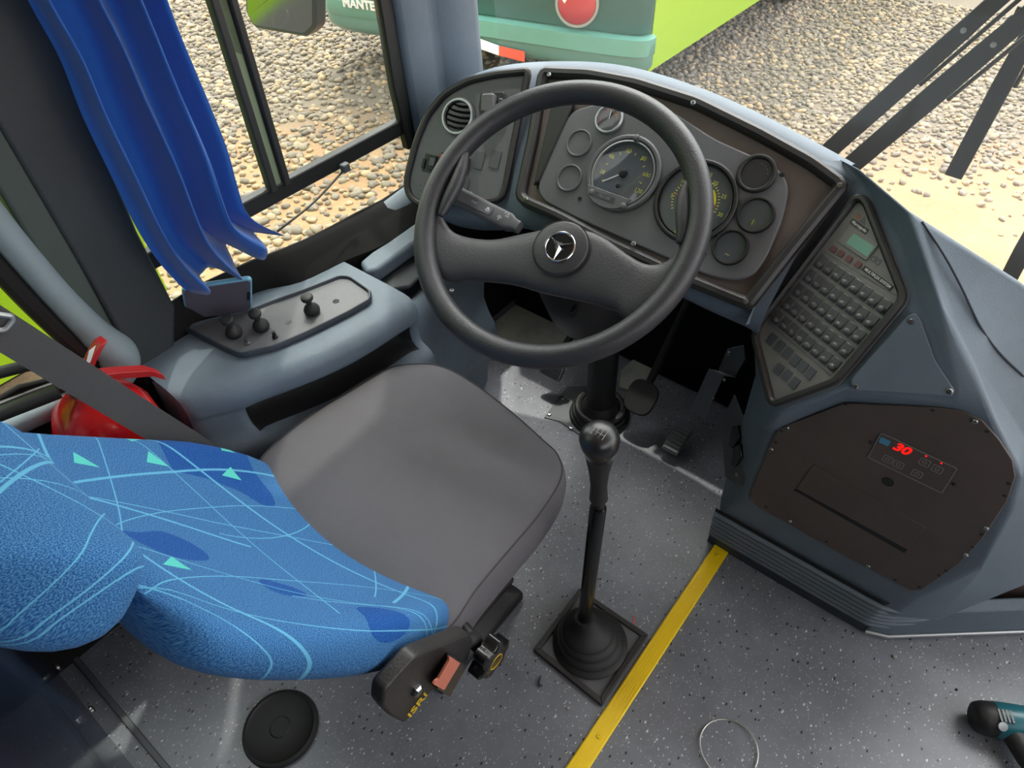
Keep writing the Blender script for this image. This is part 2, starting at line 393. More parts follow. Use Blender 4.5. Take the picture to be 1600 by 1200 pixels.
def text(name, s, size, pl, o, m, parent, rot=0., ext=.0003, align='CENTER', bold=0., shear=0, sx=1.0):
    c = bpy.data.curves.new(name, 'FONT'); c.body = s; c.size = size; c.extrude = ext; c.align_x = align; c.align_y = 'CENTER'; c.offset = bold; c.shear = shear
    t = bpy.data.objects.new(name, c); COL.objects.link(t); dg = bpy.context.evaluated_depsgraph_get(); dg.update()
    me = bpy.data.meshes.new_from_object(t.evaluated_get(dg)); bpy.data.objects.remove(t); bpy.data.curves.remove(c)
    me.transform(pl.mat(o) @ Matrix.Rotation(rot, 4, 'Z') @ Matrix.Diagonal((sx, 1, 1, 1)))
    return link(name, me, m, parent, smooth=False)
def screw(p, n, r, parent, m='steel', name='screw'):
    b = MB(); b.lathe([(r, 0), (r, r * .35), (r * .75, r * .7), (r * .35, r * .75), (r * .3, r * .35), (0, r * .35)], p, n, 16); return b.go(name, m, parent)
def pxz(l, z): return [onz(x, y, z) for x, y in l]

# ================================================================== SETTING
XL = -1.10
def struct(o): o['kind'] = 'structure'; return o
b = MB(); b.box((.15, .60, -.03), (1.25, .80, .03)); struct(b.go('floor', 'floor_vinyl', bevel=0))
# side wall below windows: thick skin with the two window openings
def wallpoly(pts, d, name, m, x=XL):
    b = MB(); b.prism([V((x, p[0], p[1])) for p in pts], (d, 0, 0)); return struct(b.go(name, m, bevel=.004))
wallpoly([(-.20, -.06), (1.42, -.06), (1.42, .66), (1.03, .63), (.972, .580), (.89, .577), (.813, .583), (.74, .586), (.672, .591), (.609, .600), (.543, .613), (.42, .625), (.33, .62), (.255, .57), (.21, .585), (.10, .63), (-.20, .63)], -.010, 'wall_left', 'matte_black')
lo_ = spline([onz(*p, .551) for p in ((255, 540), (330, 498), (400, 457), (470, 440), (540, 407), (600, 382), (650, 347), (668, 330))], 4)
up_ = spline([V((XL, y, z)) for y, z in ((.31, .62), (.42, .627), (.543, .613), (.62, .598), (.74, .586), (.87, .578), (.972, .58), (1.01, .60))], 4)
b = MB(); b.grid([up_, [a.lerp(c, .5) + V((.004, 0, .004)) for a, c in zip(up_, lo_)], lo_, [p + V((0, 0, -.05)) for p in lo_]]); struct(b.go('trim_12', 'matte_black'))
b = MB(); b.box((XL - .02, -1.65, 1.0), (.02, 1.45, 1.05)); struct(b.go('wall_left_rear', 'pillar_dark'))  # unseen solid side walls, put in to darken the rear
b = MB(); b.box((1.45, -2.0, 1.4), (.04, 1.1, .64)); struct(b.go('wall_right_rear', 'pillar_dark'))
# unseen rest of body shell: rear partition, right side, put in to dim light
b = MB(); b.box((.2, -3.1, 1.0), (1.35, .05, 1.05)); struct(b.go('wall_back', 'pillar_dark'))
b = MB(); b.box((1.45, -1.15, .50), (.04, 1.95, .57)); b.box((1.45, .85, 1.0), (.04, .05, 1.04)); struct(b.go('wall_right', 'pillar_dark'))
b = MB(); b.box((.2, -1.6, -.02), (1.3, 1.4, .02)); struct(b.go('floor_rear', 'floor_vinyl'))
# rear wall behind driver, made taller to shade seat back and floor
b = MB(); b.box((-.70, -.183, .57), (.42, .025, .63)); b.box((-.70, -.155, 1.18), (.42, .008, .02)); struct(b.go('wall_rear', 'navy', bevel=.006))
b = MB(); b.box((-.70, -.121, .004), (.40, .006, .004)); struct(b.go('trim_1', 'plate_grey', bevel=.002))
b = MB()
for x in (-1.06, -.93): b.lathe([(.009, 0), (.009, .004), (.004, .006), (0, .006)], (x, -.147, .07), (0, 1, 0), 12)
struct(b.go('trim_2', 'steel'))
# front wall of the footwell, below the windscreen
b = MB(); b.box((.15, 1.40, .21), (1.25, .02, .27)); b.box((-.70, 1.40, .58), (.40, .02, .10)); struct(b.go('wall_front', 'black', bevel=.004))
# roof with an added overhang past the windscreen to shade floor and dash
b = MB(); b.box((.2, -.70, 2.05), (1.36, 2.40, .03)); struct(b.go('ceiling', 'ceiling_grey', bevel=.01))
# windscreen: one big pane leaning back
WS0, WSN = V((0, 1.38, .70)), V((0, -1.3, -.14)).normalized()
def WS(x, z): return V((x, 1.38 - (z - .70) * .115 - .10 * (x / 1.2) ** 2, z))
b = MB(); b.grid([[WS(-1.08 + 2.4 * i / 24, z) for i in range(25)] for z in (.44, .7, 1.0, 1.5, 2.02)]); struct(b.go('window_3', 'glass_screen'))

# B pillar (between rear and front side windows): dark inner cover with grey-green and pale strips
def strip(name, m, a, bq, x0, d, nseg=1, bev=.006):
    """upright cover: polygon of (y, z) at x0 with depth d"""
    bb = MB(); bb.prism([V((x0, p[0], p[1])) for p in a], (d, 0, 0)); return struct(bb.go(name, m, bevel=bev, seg=3))
strip('trim_3', 'pillar_dark', [(.262, .50), (.335, .545), (.368, .62), (.366, .78), (.374, .92), (.392, 1.15), (.41, 2.02), (.285, 2.02), (.262, 1.15), (.265, .75)], None, XL - .03, .042)
strip('trim_4', 'pillar_green', [(.232, .58), (.262, .60), (.268, .80), (.268, 1.15), (.29, 2.02), (.235, 2.02), (.225, 1.15), (.222, .80)], None, XL - .03, .038)
# pale moulding around the rear side window, rounded lower corner
mold = [V((XL + .005, y, z)) for y, z in ((.190, 2.0), (.180, 1.2), (.186, .95), (.203, .78), (.224, .66), (.238, .600), (.222, .560), (.175, .556), (.10, .575), (-.05, .60), (-.2, .61))]
b = MB(); sp_ = spline(mold, 8)
b.tube([p + V((0, .008, -.004)) for p in sp_], [.023 + .013 * math.exp(-((i - 42) / 9) ** 2) for i in range(len(sp_))], 14, flat=.9); struct(b.go('trim_5', 'pillar_grey'))
# black rubber seal inside it
b = MB(); b.tube([p + V((-.012, -.026 if i < len(sp_) * .62 else -.012, .0 if i < len(sp_) * .5 else .030)) for i, p in enumerate(sp_)], .018, 10); struct(b.go('trim_6', 'black'))
b = MB(); b.grid([[V((XL - .022, y, z)) for y in (-.2, .02, .2)] for z in (.58, 1.0, 2.0)]); struct(b.go('window_2', 'glass_rear'))
# front side window: glass + dark seals
b = MB(); b.grid([[V((XL - .004, y, z)) for y in (.34, .60, 1.06)] for z in (.56, 1.0, 2.0)]); w1 = struct(b.go('window_1', 'glass_side'))
def wbar(pts, r, name, m, n=4, x=XL - .012, sx=.010):
    """flat bar of half width r through (y,z) points"""
    bb = MB(); P = [V((x, p[0], p[1])) for p in pts]
    R_ = []
    for i, p in enumerate(P):
        d = (P[min(i + 1, len(P) - 1)] - P[max(i - 1, 0)]).normalized(); q = V((1, 0, 0)).cross(d)
        R_.append([p + q * r + V((sx, 0, 0)), p - q * r + V((sx, 0, 0)), p - q * r - V((sx, 0, 0)), p + q * r - V((sx, 0, 0))])
    bb.rings(R_); return bb.go(name, m, w1, bevel=.003)
wbar([(.34, .712), (1.02, .712)], .017, 'bottom_rail', 'black')
wbar([(.632, .72), (.628, 1.15), (.62, 2.0)], .0075, 'sash_rail', 'rail', x=XL - .006)
wbar([(.648, .72), (.644, 1.15), (.636, 2.0)], .0085, 'pane_edge', 'glass_edge', x=XL - .014)
wbar([(.664, .72), (.660, 1.15), (.652, 2.0)], .0070, 'sash_rail', 'rail', x=XL - .006)
wbar([(1.00, .66), (.985, .80), (.978, 1.15), (.965, 2.0)], .018, 'side_seal', 'black', x=XL - .008)
wbar([(.345, .58), (.345, 1.15), (.36, 2.0)], .012, 'side_seal', 'black', x=XL - .006)
# A pillar cover between side window and windscreen
ap = [(640, 0, -1.10), (668, 170, -1.10)]
b = MB()
def apr(z, k):
    y0 = 1.005 - (z - .7) * .045; return [V((XL - .03, y0, z)), V((XL + .012, y0 + .002, z)), V((XL + .022, y0 + .035, z)), V((XL + .020, y0 + .085, z)), V((XL + .040, y0 + .115, z)), V((XL + .050, y0 + .15, z)), V((XL + .050, y0 + .19, z)), V((XL + .03, y0 + .215, z)), V((XL - .03, y0 + .22, z))]
b.rings([apr(z, 0) for z in (.55, .8, 1.1, 1.5, 2.02)]); struct(b.go('trim_7', 'shell', bevel=.01, seg=3))

# ================================================================== DASHBOARD
P1 = Plane(ond(975, 270, 1.25), .8, 0)                    # instrument cluster face
P2 = Plane(P1(820, 230) - V((0, 0, 0)), .93, -.17)        # left pod face
P3 = Plane(CAM + (P1(1170, 490) - CAM) * 1.055, .975, .482)  # switch pad face
Y4 = .90                                                   # lower right face is the plane Y = .90
P4 = Plane(V((0, Y4, .4)), pi / 2, 0)
dash = empty('dashboard', (-.5, 1.25, .0)); tag(dash, 'blue-grey moulded bus dashboard wrapping round the steering wheel, with gauges and switch pads', 'dashboard')
# shell cage: columns of (rear crest, crest, face top, face bottom, under lip)
def colm(ct, ft, fb, PL, back=None, depth=.10):
    c = PL(*ct); t = PL(*ft, -.004); q = PL(*fb, -.004)
    bk = c + V((0, .17, -.13)); bk.y = min(bk.y, 1.375)
    cr = c + PL.n * -.020 + V((0, .016, .0))
    return [bk, cr + V((0, .03, -.004)), cr, t, q, q + V((0, .03, -.035)) , q + V((0, depth + .06, -.09))]
cols = [colm((641, 205), (650, 215), (636, 285), P2, depth=.12),
        colm((657, 160), (668, 172), (655, 325), P2, depth=.12),
        colm((705, 118), (712, 135), (700, 352), P2),
        colm((772, 98), (776, 116), (765, 352), P2),
        colm((842, 92), (840, 108), (800, 342), P1),
        colm((925, 93), (925, 108), (885, 378), P1),
        colm((1000, 108), (1000, 122), (975, 418), P1),
        colm((1100, 142), (1094, 158), (1060, 462), P1),
        colm((1200, 189), (1192, 206), (1120, 490), P1),
        colm((1290, 238), (1278, 254), (1165, 508), P1),
        colm((1325, 258), (1312, 274), (1178, 520), P1)]
b = MB(); G = [[p for p in c] for c in cols]
b.grid(G); bmesh.ops.solidify
bo = b.go('shell', 'shell', dash, sub=2)
# centre-right part of the shell: switch-pad pod (explicit 3D corner points, outside skin)
a0 = P1(1290, 238) - P1.n * .02 + V((0, .016, 0)); at_ = P1(1278, 254, -.004); ab = P1(1165, 508, -.004)
c1 = P3(1345, 278, -.006); c2 = P3(1176, 520, -.004); c3 = P3(1212, 652, -.004); c4 = P3(1322, 606, -.004); c5 = P3(1434, 478, -.004)
i1 = onz(1342, 262, .862); i2 = onz(1420, 328, .850); i3 = onz(1500, 378, .825); i4 = onz(1600, 442, .79); i5 = onz(1700, 520, .74)
g1 = ony(1500, 628, .895); 
d0 = P3(1400, 372, -.006)                                   # upper ridge
r1 = ony(1470, 470, .945); r2 = ony(1535, 602, .915); r3 = ony(1604, 690, .94); r4 = ony(1680, 800, .985)
s1 = onz(1440, 345, .835); 
l1 = P4(1212, 672); l2 = P4(1322, 622); l3 = P4(1502, 638); l4 = P4(1560, 662); l5 = P4(1594, 742, 0); l6 = P4(1580, 800); l7 = P4(1538, 886); l8 = P4(1432, 930); l9 = P4(1168, 780); l10 = P4(1188, 690)
class VB(MB):
    def __init__(s): super().__init__(); s.d = {}
    def v(s, p):
        k = (round(p.x, 4), round(p.y, 4), round(p.z, 4))
        if k not in s.d: s.d[k] = s.b.verts.new(p)
        return s.d[k]
    def f(s, *ps): s.b.faces.new([s.v(p) for p in ps])
b = VB()
bk1 = a0 + V((0, .03, -.004))
o1 = V((-.195, 1.31, .66)); o2 = V((-.05, 1.31, .62)); o3 = V((.16, 1.31, .52)); o4 = V((.45, 1.31, .42))
b.f(a0, at_, c1); b.f(at_, ab, c2, c1); b.f(c1, c2, c3, c4, c5, d0)
b.f(a0, c1, i1); b.f(i1, c1, d0, i2); b.f(d0, c5, r1, i2)
b.f(c5, c4, g1); b.f(c5, g1, r1); b.f(r1, g1, r2)
b.f(i2, r1, r2, i3); b.f(i3, r2, r3, i4); b.f(i4, r3, r4, i5)
# under the pads: band down to the black service panel and round it
b.f(c3, l1, l2, c4); b.f(c4, l2, l3, g1); b.f(g1, l3, l4, r2); b.f(r2, l4, l5, r3)
KB = -.006
kz = .155
bl = V((-.196, .905, kz - .02)); br = V((.165, .905, .118))
b.f(c3, ab_ := V((-.205, .905, .47)), l10, l1) if False else None
e1 = P4(1152, 742); 
sideu = V((-.215, .93, .50))
m1 = P4(1190, 668); m2 = P4(1150, 775); m3 = P4(1132, 797)
b.f(c3, m1, l1); b.f(m1, m2, l9, l10, l1) if False else None
rr1 = V((.40, 1.06, .60)); rr2 = V((.36, 1.05, .33)); rr3 = V((.24, .955, .11))
b.f(r3, l5, rr2, r4); b.f(l5, l6, l7, rr3, rr2); b.f(l7, l8, br, rr3)
b.f(l8, l9, bl, br); b.f(l9, m3, bl) if False else None
# the service-panel field itself (plate sits on it)
fld = [l1, l2, l3, l4, l5, l6, l7, l8, l9]
b.f(*fld); b.f(c3, c2, V((-.225, .955, .50)), m1); b.f(m1, V((-.225, .955, .50)), V((-.215, .955, .135)), bl, l9, l1)
b.f(a0, i1, o1); b.f(i1, i2, o2, o1); b.f(i2, i3, o3, o2); b.f(i3, i4, i5, o4, o3)
# left cheek of the leg, running forward into the footwell
b.f(V((-.225, .955, .50)), V((-.235, 1.36, .50)), V((-.23, 1.36, .03)), V((-.215, .955, .135)))
b.f(c2, V((-.25, 1.36, .55)), V((-.235, 1.36, .50)), V((-.225, .955, .50)))
pod = b.go('pod', 'shell', dash, bevel=.016, seg=4, ang=60)
# seam along the right shoulder
sm = [onz(1440, 347, .838), onz(1475, 400, .80), onz(1502, 450, .765), onz(1530, 508, .735), onz(1560, 550, .72), onz(1600, 588, .715)]
from mathutils.bvhtree import BVHTree
def snap(o, px_, py_, lift=0.):
    dg = bpy.context.evaluated_depsgraph_get(); dg.update()
    t = snap.c.get(o.name)
    if t is None:
        e = o.evaluated_get(dg); me_ = e.to_mesh(); mw = o.matrix_world
        t = BVHTree.FromPolygons([mw @ v.co for v in me_.vertices], [tuple(p.vertices) for p in me_.polygons]); snap.c[o.name] = t
    h, n_, i_, d_ = t.ray_cast(CAM, ray(px_, py_).normalized()); 
    return None if h is None else h + (n_ if n_.dot(CAM - h) > 0 else -n_) * lift
snap.c = {}
sp0 = [snap(pod, *p, .001) for p in ((1440, 347), (1475, 400), (1502, 450), (1530, 508), (1560, 550), (1599, 588))]; sp0 = [p for p in sp0 if p]
b = MB(); b.tube(spline(sp0, 6), .0016, 6); b.go('seam', 'shell_dark', dash)
b = MB(); b.prism([V((x, 1.318, z)) for x, z in ((-1.08, .005), (-1.08, .72), (-.2, .70), (-.195, .66), (-.05, .62), (.16, .52), (.45, .42), (1.3, .30), (1.3, .005))], (0, .012, 0)); b.go('light_block_panel', 'matte_black', dash)  # hidden sheet added to stop daylight entering under the dash
b = MB(); b.box((-.42, 1.33, .655), (.20, .05, .006)); b.box((.55, 1.345, .40), (.75, .04, .006)); b.go('light_block_lid', 'matte_black', dash)  # hidden lids added to stop a sun stripe on the floor
# ribbed heater grille at the foot of the pod, wrapping round the corner
def foot(z): return [V((-.205, .90 + .026 * (1 - z / .15), z)), V((.10, .90 + .026 * (1 - z / .15), z)), V((.155, .905 + .028 * (1 - z / .15), z)), V((.20, .935 + .028 * (1 - z / .15), z)), V((.24 - .02 * (1 - z / .15), .965 + .028 * (1 - z / .15), z))]
b = MB(); b.grid([[p for p in spline(foot(z), 6)] for z in (.0, .03, .155)])
b.go('grille_backing', 'black', dash)
for k in range(6):
    z = .040 + k * .0190
    b = MB(); b.tube([p + V((0, -.004, 0)) for p in spline(foot(z), 6)], .0056, 10); b.go('grille_rib', 'grille_rib', dash)
b = MB(); sk = spline(foot(.0), 5); b.rings([[p + V((0, -.010, 0)), p + V((0, -.008, .030)), p + V((0, .01, .030)), p + V((0, .01, 0))] for p in sk]); b.go('skirt', 'shell_dark', dash, bevel=.003)
# kick board running on to the right
kb = [V((.150, .918, 0)), V((.19, .935, 0)), V((.405, 1.115, 0)), V((.75, 1.40, 0))]
b = MB(); b.rings([[p, p + V((0, 0, .105)), p + V((-.012, .02, .112)), p + V((-.02, .03, 0))] for p in kb]); struct(b.go('baseboard_front', 'shell', bevel=.004))
b = MB(); b.tube([p + V((0, -.004, .012)) for p in kb], .004, 8); struct(b.go('trim_8', 'silver'))
b = MB(); b.prism([V((.26, 1.06, 0)), V((.95, 1.62, 0)), V((.95, 1.62, .4)), V((.26, 1.06, .4))], (0, .02, 0)); struct(b.go('trim_9', 'panel_brown'))

# ---- instrument cluster
fr_px = [(850, 106), (925, 109), (1000, 123), (1095, 153), (1195, 202), (1275, 246), (1322, 280), (1328, 294), (1250, 389), (1178, 481), (1168, 486), (1060, 441), (960, 394), (870, 346), (812, 320), (807, 306), (828, 210), (842, 118)]
fr = [P1(*p, .001) for p in fr_px]; fr_s = resample(roundpoly(fr, .012, 4) + [roundpoly(fr, .012, 4)[0]], 120)[:-1]
b = MB(); b.prism(fr_s, P1.n * -.004); b.go('cluster_backing', 'panel_brown', dash)
b = frame_ring(fr_s, P1.n, .022, .014, 0); b.go('cluster_frame', 'black_frame', dash)
for p in ((858, 117), (822, 311), (1083, 161), (1312, 290), (1165, 471), (990, 381)): screw(P1(*p, .014), P1.n, .0045, dash, 'steel')
ip_px = [(893, 176), (960, 156), (1040, 168), (1120, 220), (1215, 262), (1234, 290), (1225, 340), (1198, 405), (1178, 432), (1150, 440), (1112, 434), (1000, 386), (900, 341), (852, 316), (842, 300), (846, 272)]
ip = [P1(*p, .003) for p in ip_px]; ipr = roundpoly(ip, .02, 5)
b = MB(); b.prism(ipr, P1.n * .006); b.go('instrument_panel', 'panel_grey', dash, bevel=.003)
IP = .009
# dark hood wall on the left of the cluster
b = MB(); b.prism([P1(*p, .002) for p in ((866, 160), (900, 163), (846, 285), (836, 292))], P1.n * .010); b.go('hood_wall', 'black', dash, bevel=.003)
def gauge(name, c, r, ringm, facem, deep=False, lens=True, ringw=.005, h=.007):
    o = P1(*c, IP - .0005); b = MB(); n = 40
    b.lathe([(r, 0), (r, h * .7), (r - ringw * .3, h), (r - ringw * .7, h), (r - ringw, h * .6), (r - ringw, .001)], o, P1.n, n, cap=False); g = b.go(name, ringm, dash)
    b = MB(); b.lathe([(r - ringw, 0), (r - ringw, .001), (0, .001)], o, P1.n, n, cap=False); b.go('dial', facem, g)
    if lens:
        b = MB(); b.lathe([(r - ringw, h * .55), (r * .5, h * .62), (0, h * .65)], o, P1.n, n, cap=False); b.go('lens', 'glass_dial', g)
    return g, o
def tick(pl, o, ang, r0, r1, w, m, par, name='scale_mark', z=.0014):
    d = pl.u * cos(ang) + pl.v * sin(ang); q = pl.u * -sin(ang) + pl.v * cos(ang); b = MB()
    b.prism([o + pl.n * z + d * r0 - q * w, o + pl.n * z + d * r1 - q * w, o + pl.n * z + d * r1 + q * w, o + pl.n * z + d * r0 + q * w], pl.n * .0003); return b
def ticks(pl, o, angs, r0, r1, w, m, par, name='scale_marks', z=.0014):
    b = MB()
    for a in angs:
        d = pl.u * cos(a) + pl.v * sin(a); q = pl.u * -sin(a) + pl.v * cos(a); e = o + pl.n * z
        b.prism([e + d * r0 - q * w, e + d * r1 - q * w, e + d * r1 + q * w, e + d * r0 + q * w], pl.n * .0003)
    return b.go(name, m, par, smooth=False)
def pang(pl, c, p):
    a = pl.uv(*c); q = pl.uv(*p); return math.atan2(q[1] - a[1], q[0] - a[0]), math.hypot(q[1] - a[1], q[0] - a[0])
Z4 = lambda x, y: (820 + x / 3.077, 120 + y / 3.077)
SC = Z4(475, 467)
spd, so_ = gauge('speedometer', SC, .070, 'panel_grey', 'panel_grey', lens=False, ringw=.010)
b = MB(); b.lathe([(.0575, .0), (.0575, .0012), (0, .0012)], so_, P1.n, 48, cap=False); b.go('dial', 'dial_face', spd)
b = MB(); b.lathe([(.0595, .006), (.057, .0065), (.0565, .0015)], so_, P1.n, 48, cap=False); b.go('bezel', 'silver', spd)
for s_, p in (('20', (368, 457)), ('40', (413, 378)), ('60', (503, 350)), ('80', (580, 390)), ('100', (592, 473)), ('120', (552, 555))):
    a, r = pang(P1, SC, Z4(*p)); text('numeral', s_, .0105, P1, P1.at(0, 0) * 0 + so_ + (P1.u * cos(a) + P1.v * sin(a)) * r * .93 + P1.n * .0014, 'yellow_ink', spd)
a20 = pang(P1, SC, Z4(368, 457))[0]; a100 = pang(P1, SC, Z4(592, 473))[0]
if a20 < 0: a20 += 2 * pi
ticks(P1, so_, [a20 + (a100 - a20) * k / 8 for k in range(-1, 10)], .036, .041, .0007, 'yellow_ink', spd)
an = pang(P1, SC, Z4(380, 505))[0]
ticks(P1, so_, [an], -.006, .040, .0012, 'white_ink', spd, 'needle', .004)
b = MB(); b.lathe([(.0075, .0014), (.0075, .005), (.005, .006), (0, .006)], so_, P1.n, 20); b.go('needle_hub', 'black', spd)
b = MB(); b.lathe([(.0575, .0060), (.03, .0066), (0, .0068)], so_, P1.n, 40, cap=False); b.go('lens', 'glass_dial', spd)
# odometer window along the lower left of the speedometer
k0, k1 = P1(*Z4(318, 530), .0), P1(*Z4(522, 605), .0)
od = (k1 - k0).normalized(); oq = P1.n.cross(od)
arc = []
for i in range(13):
    t = i / 12; mid = k0.lerp(k1, t); arc.append(mid - oq * (.029 * math.sqrt(max(0, 1 - (2 * t - 1) ** 2))))
b = MB(); b.prism([p + P1.n * (IP + .0055) for p in [k1, k0]] + [p + P1.n * (IP + .0055) for p in arc[1:-1]], P1.n * .003); b.go('odometer_cover', 'panel_grey', spd, bevel=.001)
om = k0.lerp(k1, .46) - oq * .012 + P1.n * (IP + .0086); oa = math.atan2(od.dot(P1.v), od.dot(P1.u))
b = MB(); b.prism([om + od * x + oq * y for x, y in ((-.022, -.005), (.022, -.005), (.022, .005), (-.022, .005))], P1.n * .0004); b.go('odometer', 'dial_dark', spd)
text('odometer_digits', '151139', .0085, P1, om + P1.n * .0006, 'grey_ink', spd, oa)
text('lettering', 'km', .006, P1, k0.lerp(k1, .5) - oq * .003 + P1.n * (IP + .0088), 'grey_ink', spd, oa)
for p in (Z4(328, 562), Z4(478, 628), Z4(543, 302)):
    b = MB(); b.lathe([(.0065, 0), (.0065, .008), (.005, .0095), (0, .0095)], P1(*p, IP), P1.n, 20); b.go('knob', 'panel_grey', spd, ang=50)
ticks(P1, P1(*Z4(543, 302), IP + .0085), [math.radians(80)], -.003, .003, .0008, 'black', spd, 'key_slot')
# small black dot on the speedometer dial
text('symbol', '\u2022', .012, P1, P1(*Z4(447, 525), IP + .003), 'black', spd)

TC = Z4(820, 600)
tac, to_ = gauge('rev_counter', TC, .072, 'black', 'dial_face', lens=False, ringw=.009)
b = MB(); b.lathe([(.0635, .005), (.062, .0065), (.061, .0015)], to_, P1.n, 48, cap=False); b.go('bezel', 'black_gloss', tac)
angs = {}
for s_, p in (('5', (708, 572)), ('10', (762, 505)), ('20', (918, 513)), ('25', (958, 578)), ('30', (940, 665))):
    a, r = pang(P1, TC, Z4(*p)); angs[s_] = a if a > -pi / 2 else a + 2 * pi
    text('numeral', s_, .0095, P1, to_ + (P1.u * cos(a) + P1.v * sin(a)) * r * .99 + P1.n * .0014, 'yellow_ink', tac)
text('numeral', '15', .0095, P1, to_ + P1.v * .049 + P1.u * .003 + P1.n * .0014, 'yellow_ink', tac)
a5, a30 = angs['5'], angs['30']; st = (a30 - a5) / 25
ticks(P1, to_, [a5 + st * k for k in range(-4, 27)], .0375, .0415, .0008, 'yellow_ink', tac)
def arcband(a0, a1, r0, r1, m):
    b = MB(); n = 10; up = [to_ + P1.n * .0014 + (P1.u * cos(a0 + (a1 - a0) * i / n) + P1.v * sin(a0 + (a1 - a0) * i / n)) * r for r, rg in ((r1, range(n + 1)), (r0, range(n, -1, -1))) for i in rg]
    b.prism(up, P1.n * .0003); return b.go('warning_band', m, tac, smooth=False)
ay0 = pang(P1, TC, Z4(898, 552))[0]; ay1 = pang(P1, TC, Z4(905, 615))[0]; ay2 = pang(P1, TC, Z4(888, 680))[0]
arcband(ay0, ay1, .028, .035, 'dial_yellow'); arcband(ay1, ay2, .026, .035, 'dial_red')
nd = ticks(P1, to_, [pang(P1, TC, Z4(735, 567))[0]], 0, .036, .0009, 'dial_red', tac, 'needle', .004)
b = MB(); b.lathe([(.009, .0014), (.009, .005), (.006, .006), (0, .006)], to_, P1.n, 20); b.go('needle_hub', 'black', tac)
b = MB(); b.lathe([(.062, .0055), (.03, .006), (0, .0062)], to_, P1.n, 40, cap=False); b.go('lens', 'glass_dial', tac)
text('numeral', '050', .009, P1, P1(*Z4(737, 750), IP + .0014), 'yellow_ink', tac)
for c in ((262, 320), (215, 488)):
    g, o = gauge('blank_cover', Z4(*c), .0258, 'panel_grey', 'panel_grey', lens=False, ringw=.004, h=.004)
g, o = gauge('small_gauge', Z4(408, 205), .0275, 'silver', 'dial_dark', ringw=.005)
ticks(P1, o, [math.radians(100 + 12 * k) for k in range(10)], .017, .019, .0008, 'dial_red', g); ticks(P1, o, [math.radians(100)], 0, .016, .0009, 'white_ink', g, 'needle', .003)
ticks(P1, o, [math.radians(30 + 18 * k) for k in range(3)], .012, .017, .0012, 'orange', g)
g, o = gauge('small_gauge', Z4(1115, 468), .032, 'black', 'dial_dark', ringw=.007)
ticks(P1, o, [math.radians(20 + 22 * k) for k in range(4)], .017, .018, .0012, 'grey_ink', g)
for c, s_ in (((1112, 668), '\u03c8'), ((990, 822), '~')):
    g, o = gauge('small_gauge', Z4(*c), .0300, 'black', 'dial_face', ringw=.0045)
    text('symbol', s_, .014, P1, o - P1.v * .012 + P1.n * .0014, 'yellow_ink', g); ticks(P1, o, [math.radians(55 - 14 * k) for k in range(4)], .020, .0215, .002, 'dial_green', g)
for c in ((265, 585), (862, 850), (1238, 470), (448, 525)): screw(P1(*Z4(*c), IP - .0005), P1.n, .004, dash, 'black')

# ---- left pod: vent, switches
Z3 = lambda x, y: (620 + x / 4.4444, 80 + y / 4.4444)
rp = [Z3(*p) for p in ((925, 112), (935, 160), (860, 520), (775, 960), (740, 1040), (680, 1062), (160, 1090), (80, 1030), (50, 940), (60, 850), (120, 620), (200, 430), (330, 270), (500, 180), (700, 135))]
rq = roundpoly([P2(*p, .001) for p in rp], .02, 5); rq = resample(rq + [rq[0]], 90)[:-1]
b = MB(); b.prism(rq, P2.n * -.003); b.go('vent_panel', 'panel_grey', dash)
b = frame_ring(rq, P2.n, .014, .008); b.go('vent_panel_frame', 'black_frame', dash)
VO = P2(717, 183, .0012); b = MB()
b.lathe([(.0365, 0), (.0365, .006), (.0345, .009), (.031, .009), (.029, .004)], VO, P2.n, 40, cap=False); vt = b.go('air_vent', 'silver', dash)
b = MB(); b.lathe([(.0295, .001), (0, .001)], VO, P2.n, 32, cap=False); b.go('duct', 'black_gloss', vt)
for k in range(5):
    h = -.021 + k * .0105; L = math.sqrt(.0285 ** 2 - h * h); b = MB()
    pts = [VO + P2.v * (h + .003 * (t * t - .5)) + P2.u * (L * t) + P2.n * .005 for t in [-1 + i / 5 for i in range(11)]]
    b.rings([[p + P2.n * .002 + P2.v * .0025, p + P2.n * .003 + P2.v * .0022, p - P2.n * .003 - P2.v * .0016, p - P2.n * .004 - P2.v * .0012] for p in pts]); b.go('slat', 'black', vt)
# hand control in a recess, right of the vent
b = MB(); hb = roundpoly([P2(*Z3(*p), .002) for p in ((590, 290), (755, 285), (775, 420), (760, 500), (590, 510), (575, 400))], .006)
b.prism(hb, P2.n * .006); hc = b.go('brake_valve', 'black', dash, bevel=.002)
b = MB(); hb = roundpoly([P2(*Z3(*p), .008) for p in ((610, 310), (700, 305), (700, 440), (605, 440))], .006); b.prism(hb, P2.n * .018); b.go('valve_lever', 'panel_grey', hc, bevel=.005, seg=3)
b = MB(); hb = roundpoly([P2(*Z3(*p), .008) for p in ((710, 330), (750, 335), (735, 440), (705, 440))], .004); b.prism(hb, P2.n * .008); b.go('valve_bezel', 'black_frame', hc, bevel=.003)
def swp(pl, c, w, h, z0, d, name, m, par, bev=.0015, r=.002, rot=0.):
    o = pl(*c, z0); u = pl.u * cos(rot) + pl.v * sin(rot); v = pl.n.cross(u); b = MB(); b.prism(roundpoly([o + u * x + v * y for x, y in ((-w, -h), (w, -h), (w, h), (-w, h))], r, 3), pl.n * d); return b.go(name, m, par, bevel=bev)
swp(P2, Z3(232, 780), .016, .018, .0012, .0012, 'switch_bezel', 'black_frame', dash)
sw = swp(P2, Z3(246, 775), .0085, .0145, .002, .005, 'rocker_switch', 'black', dash)
swp(P2, Z3(246, 770), .006, .008, .0065, .003, 'rocker_face', 'plate_grey', sw)
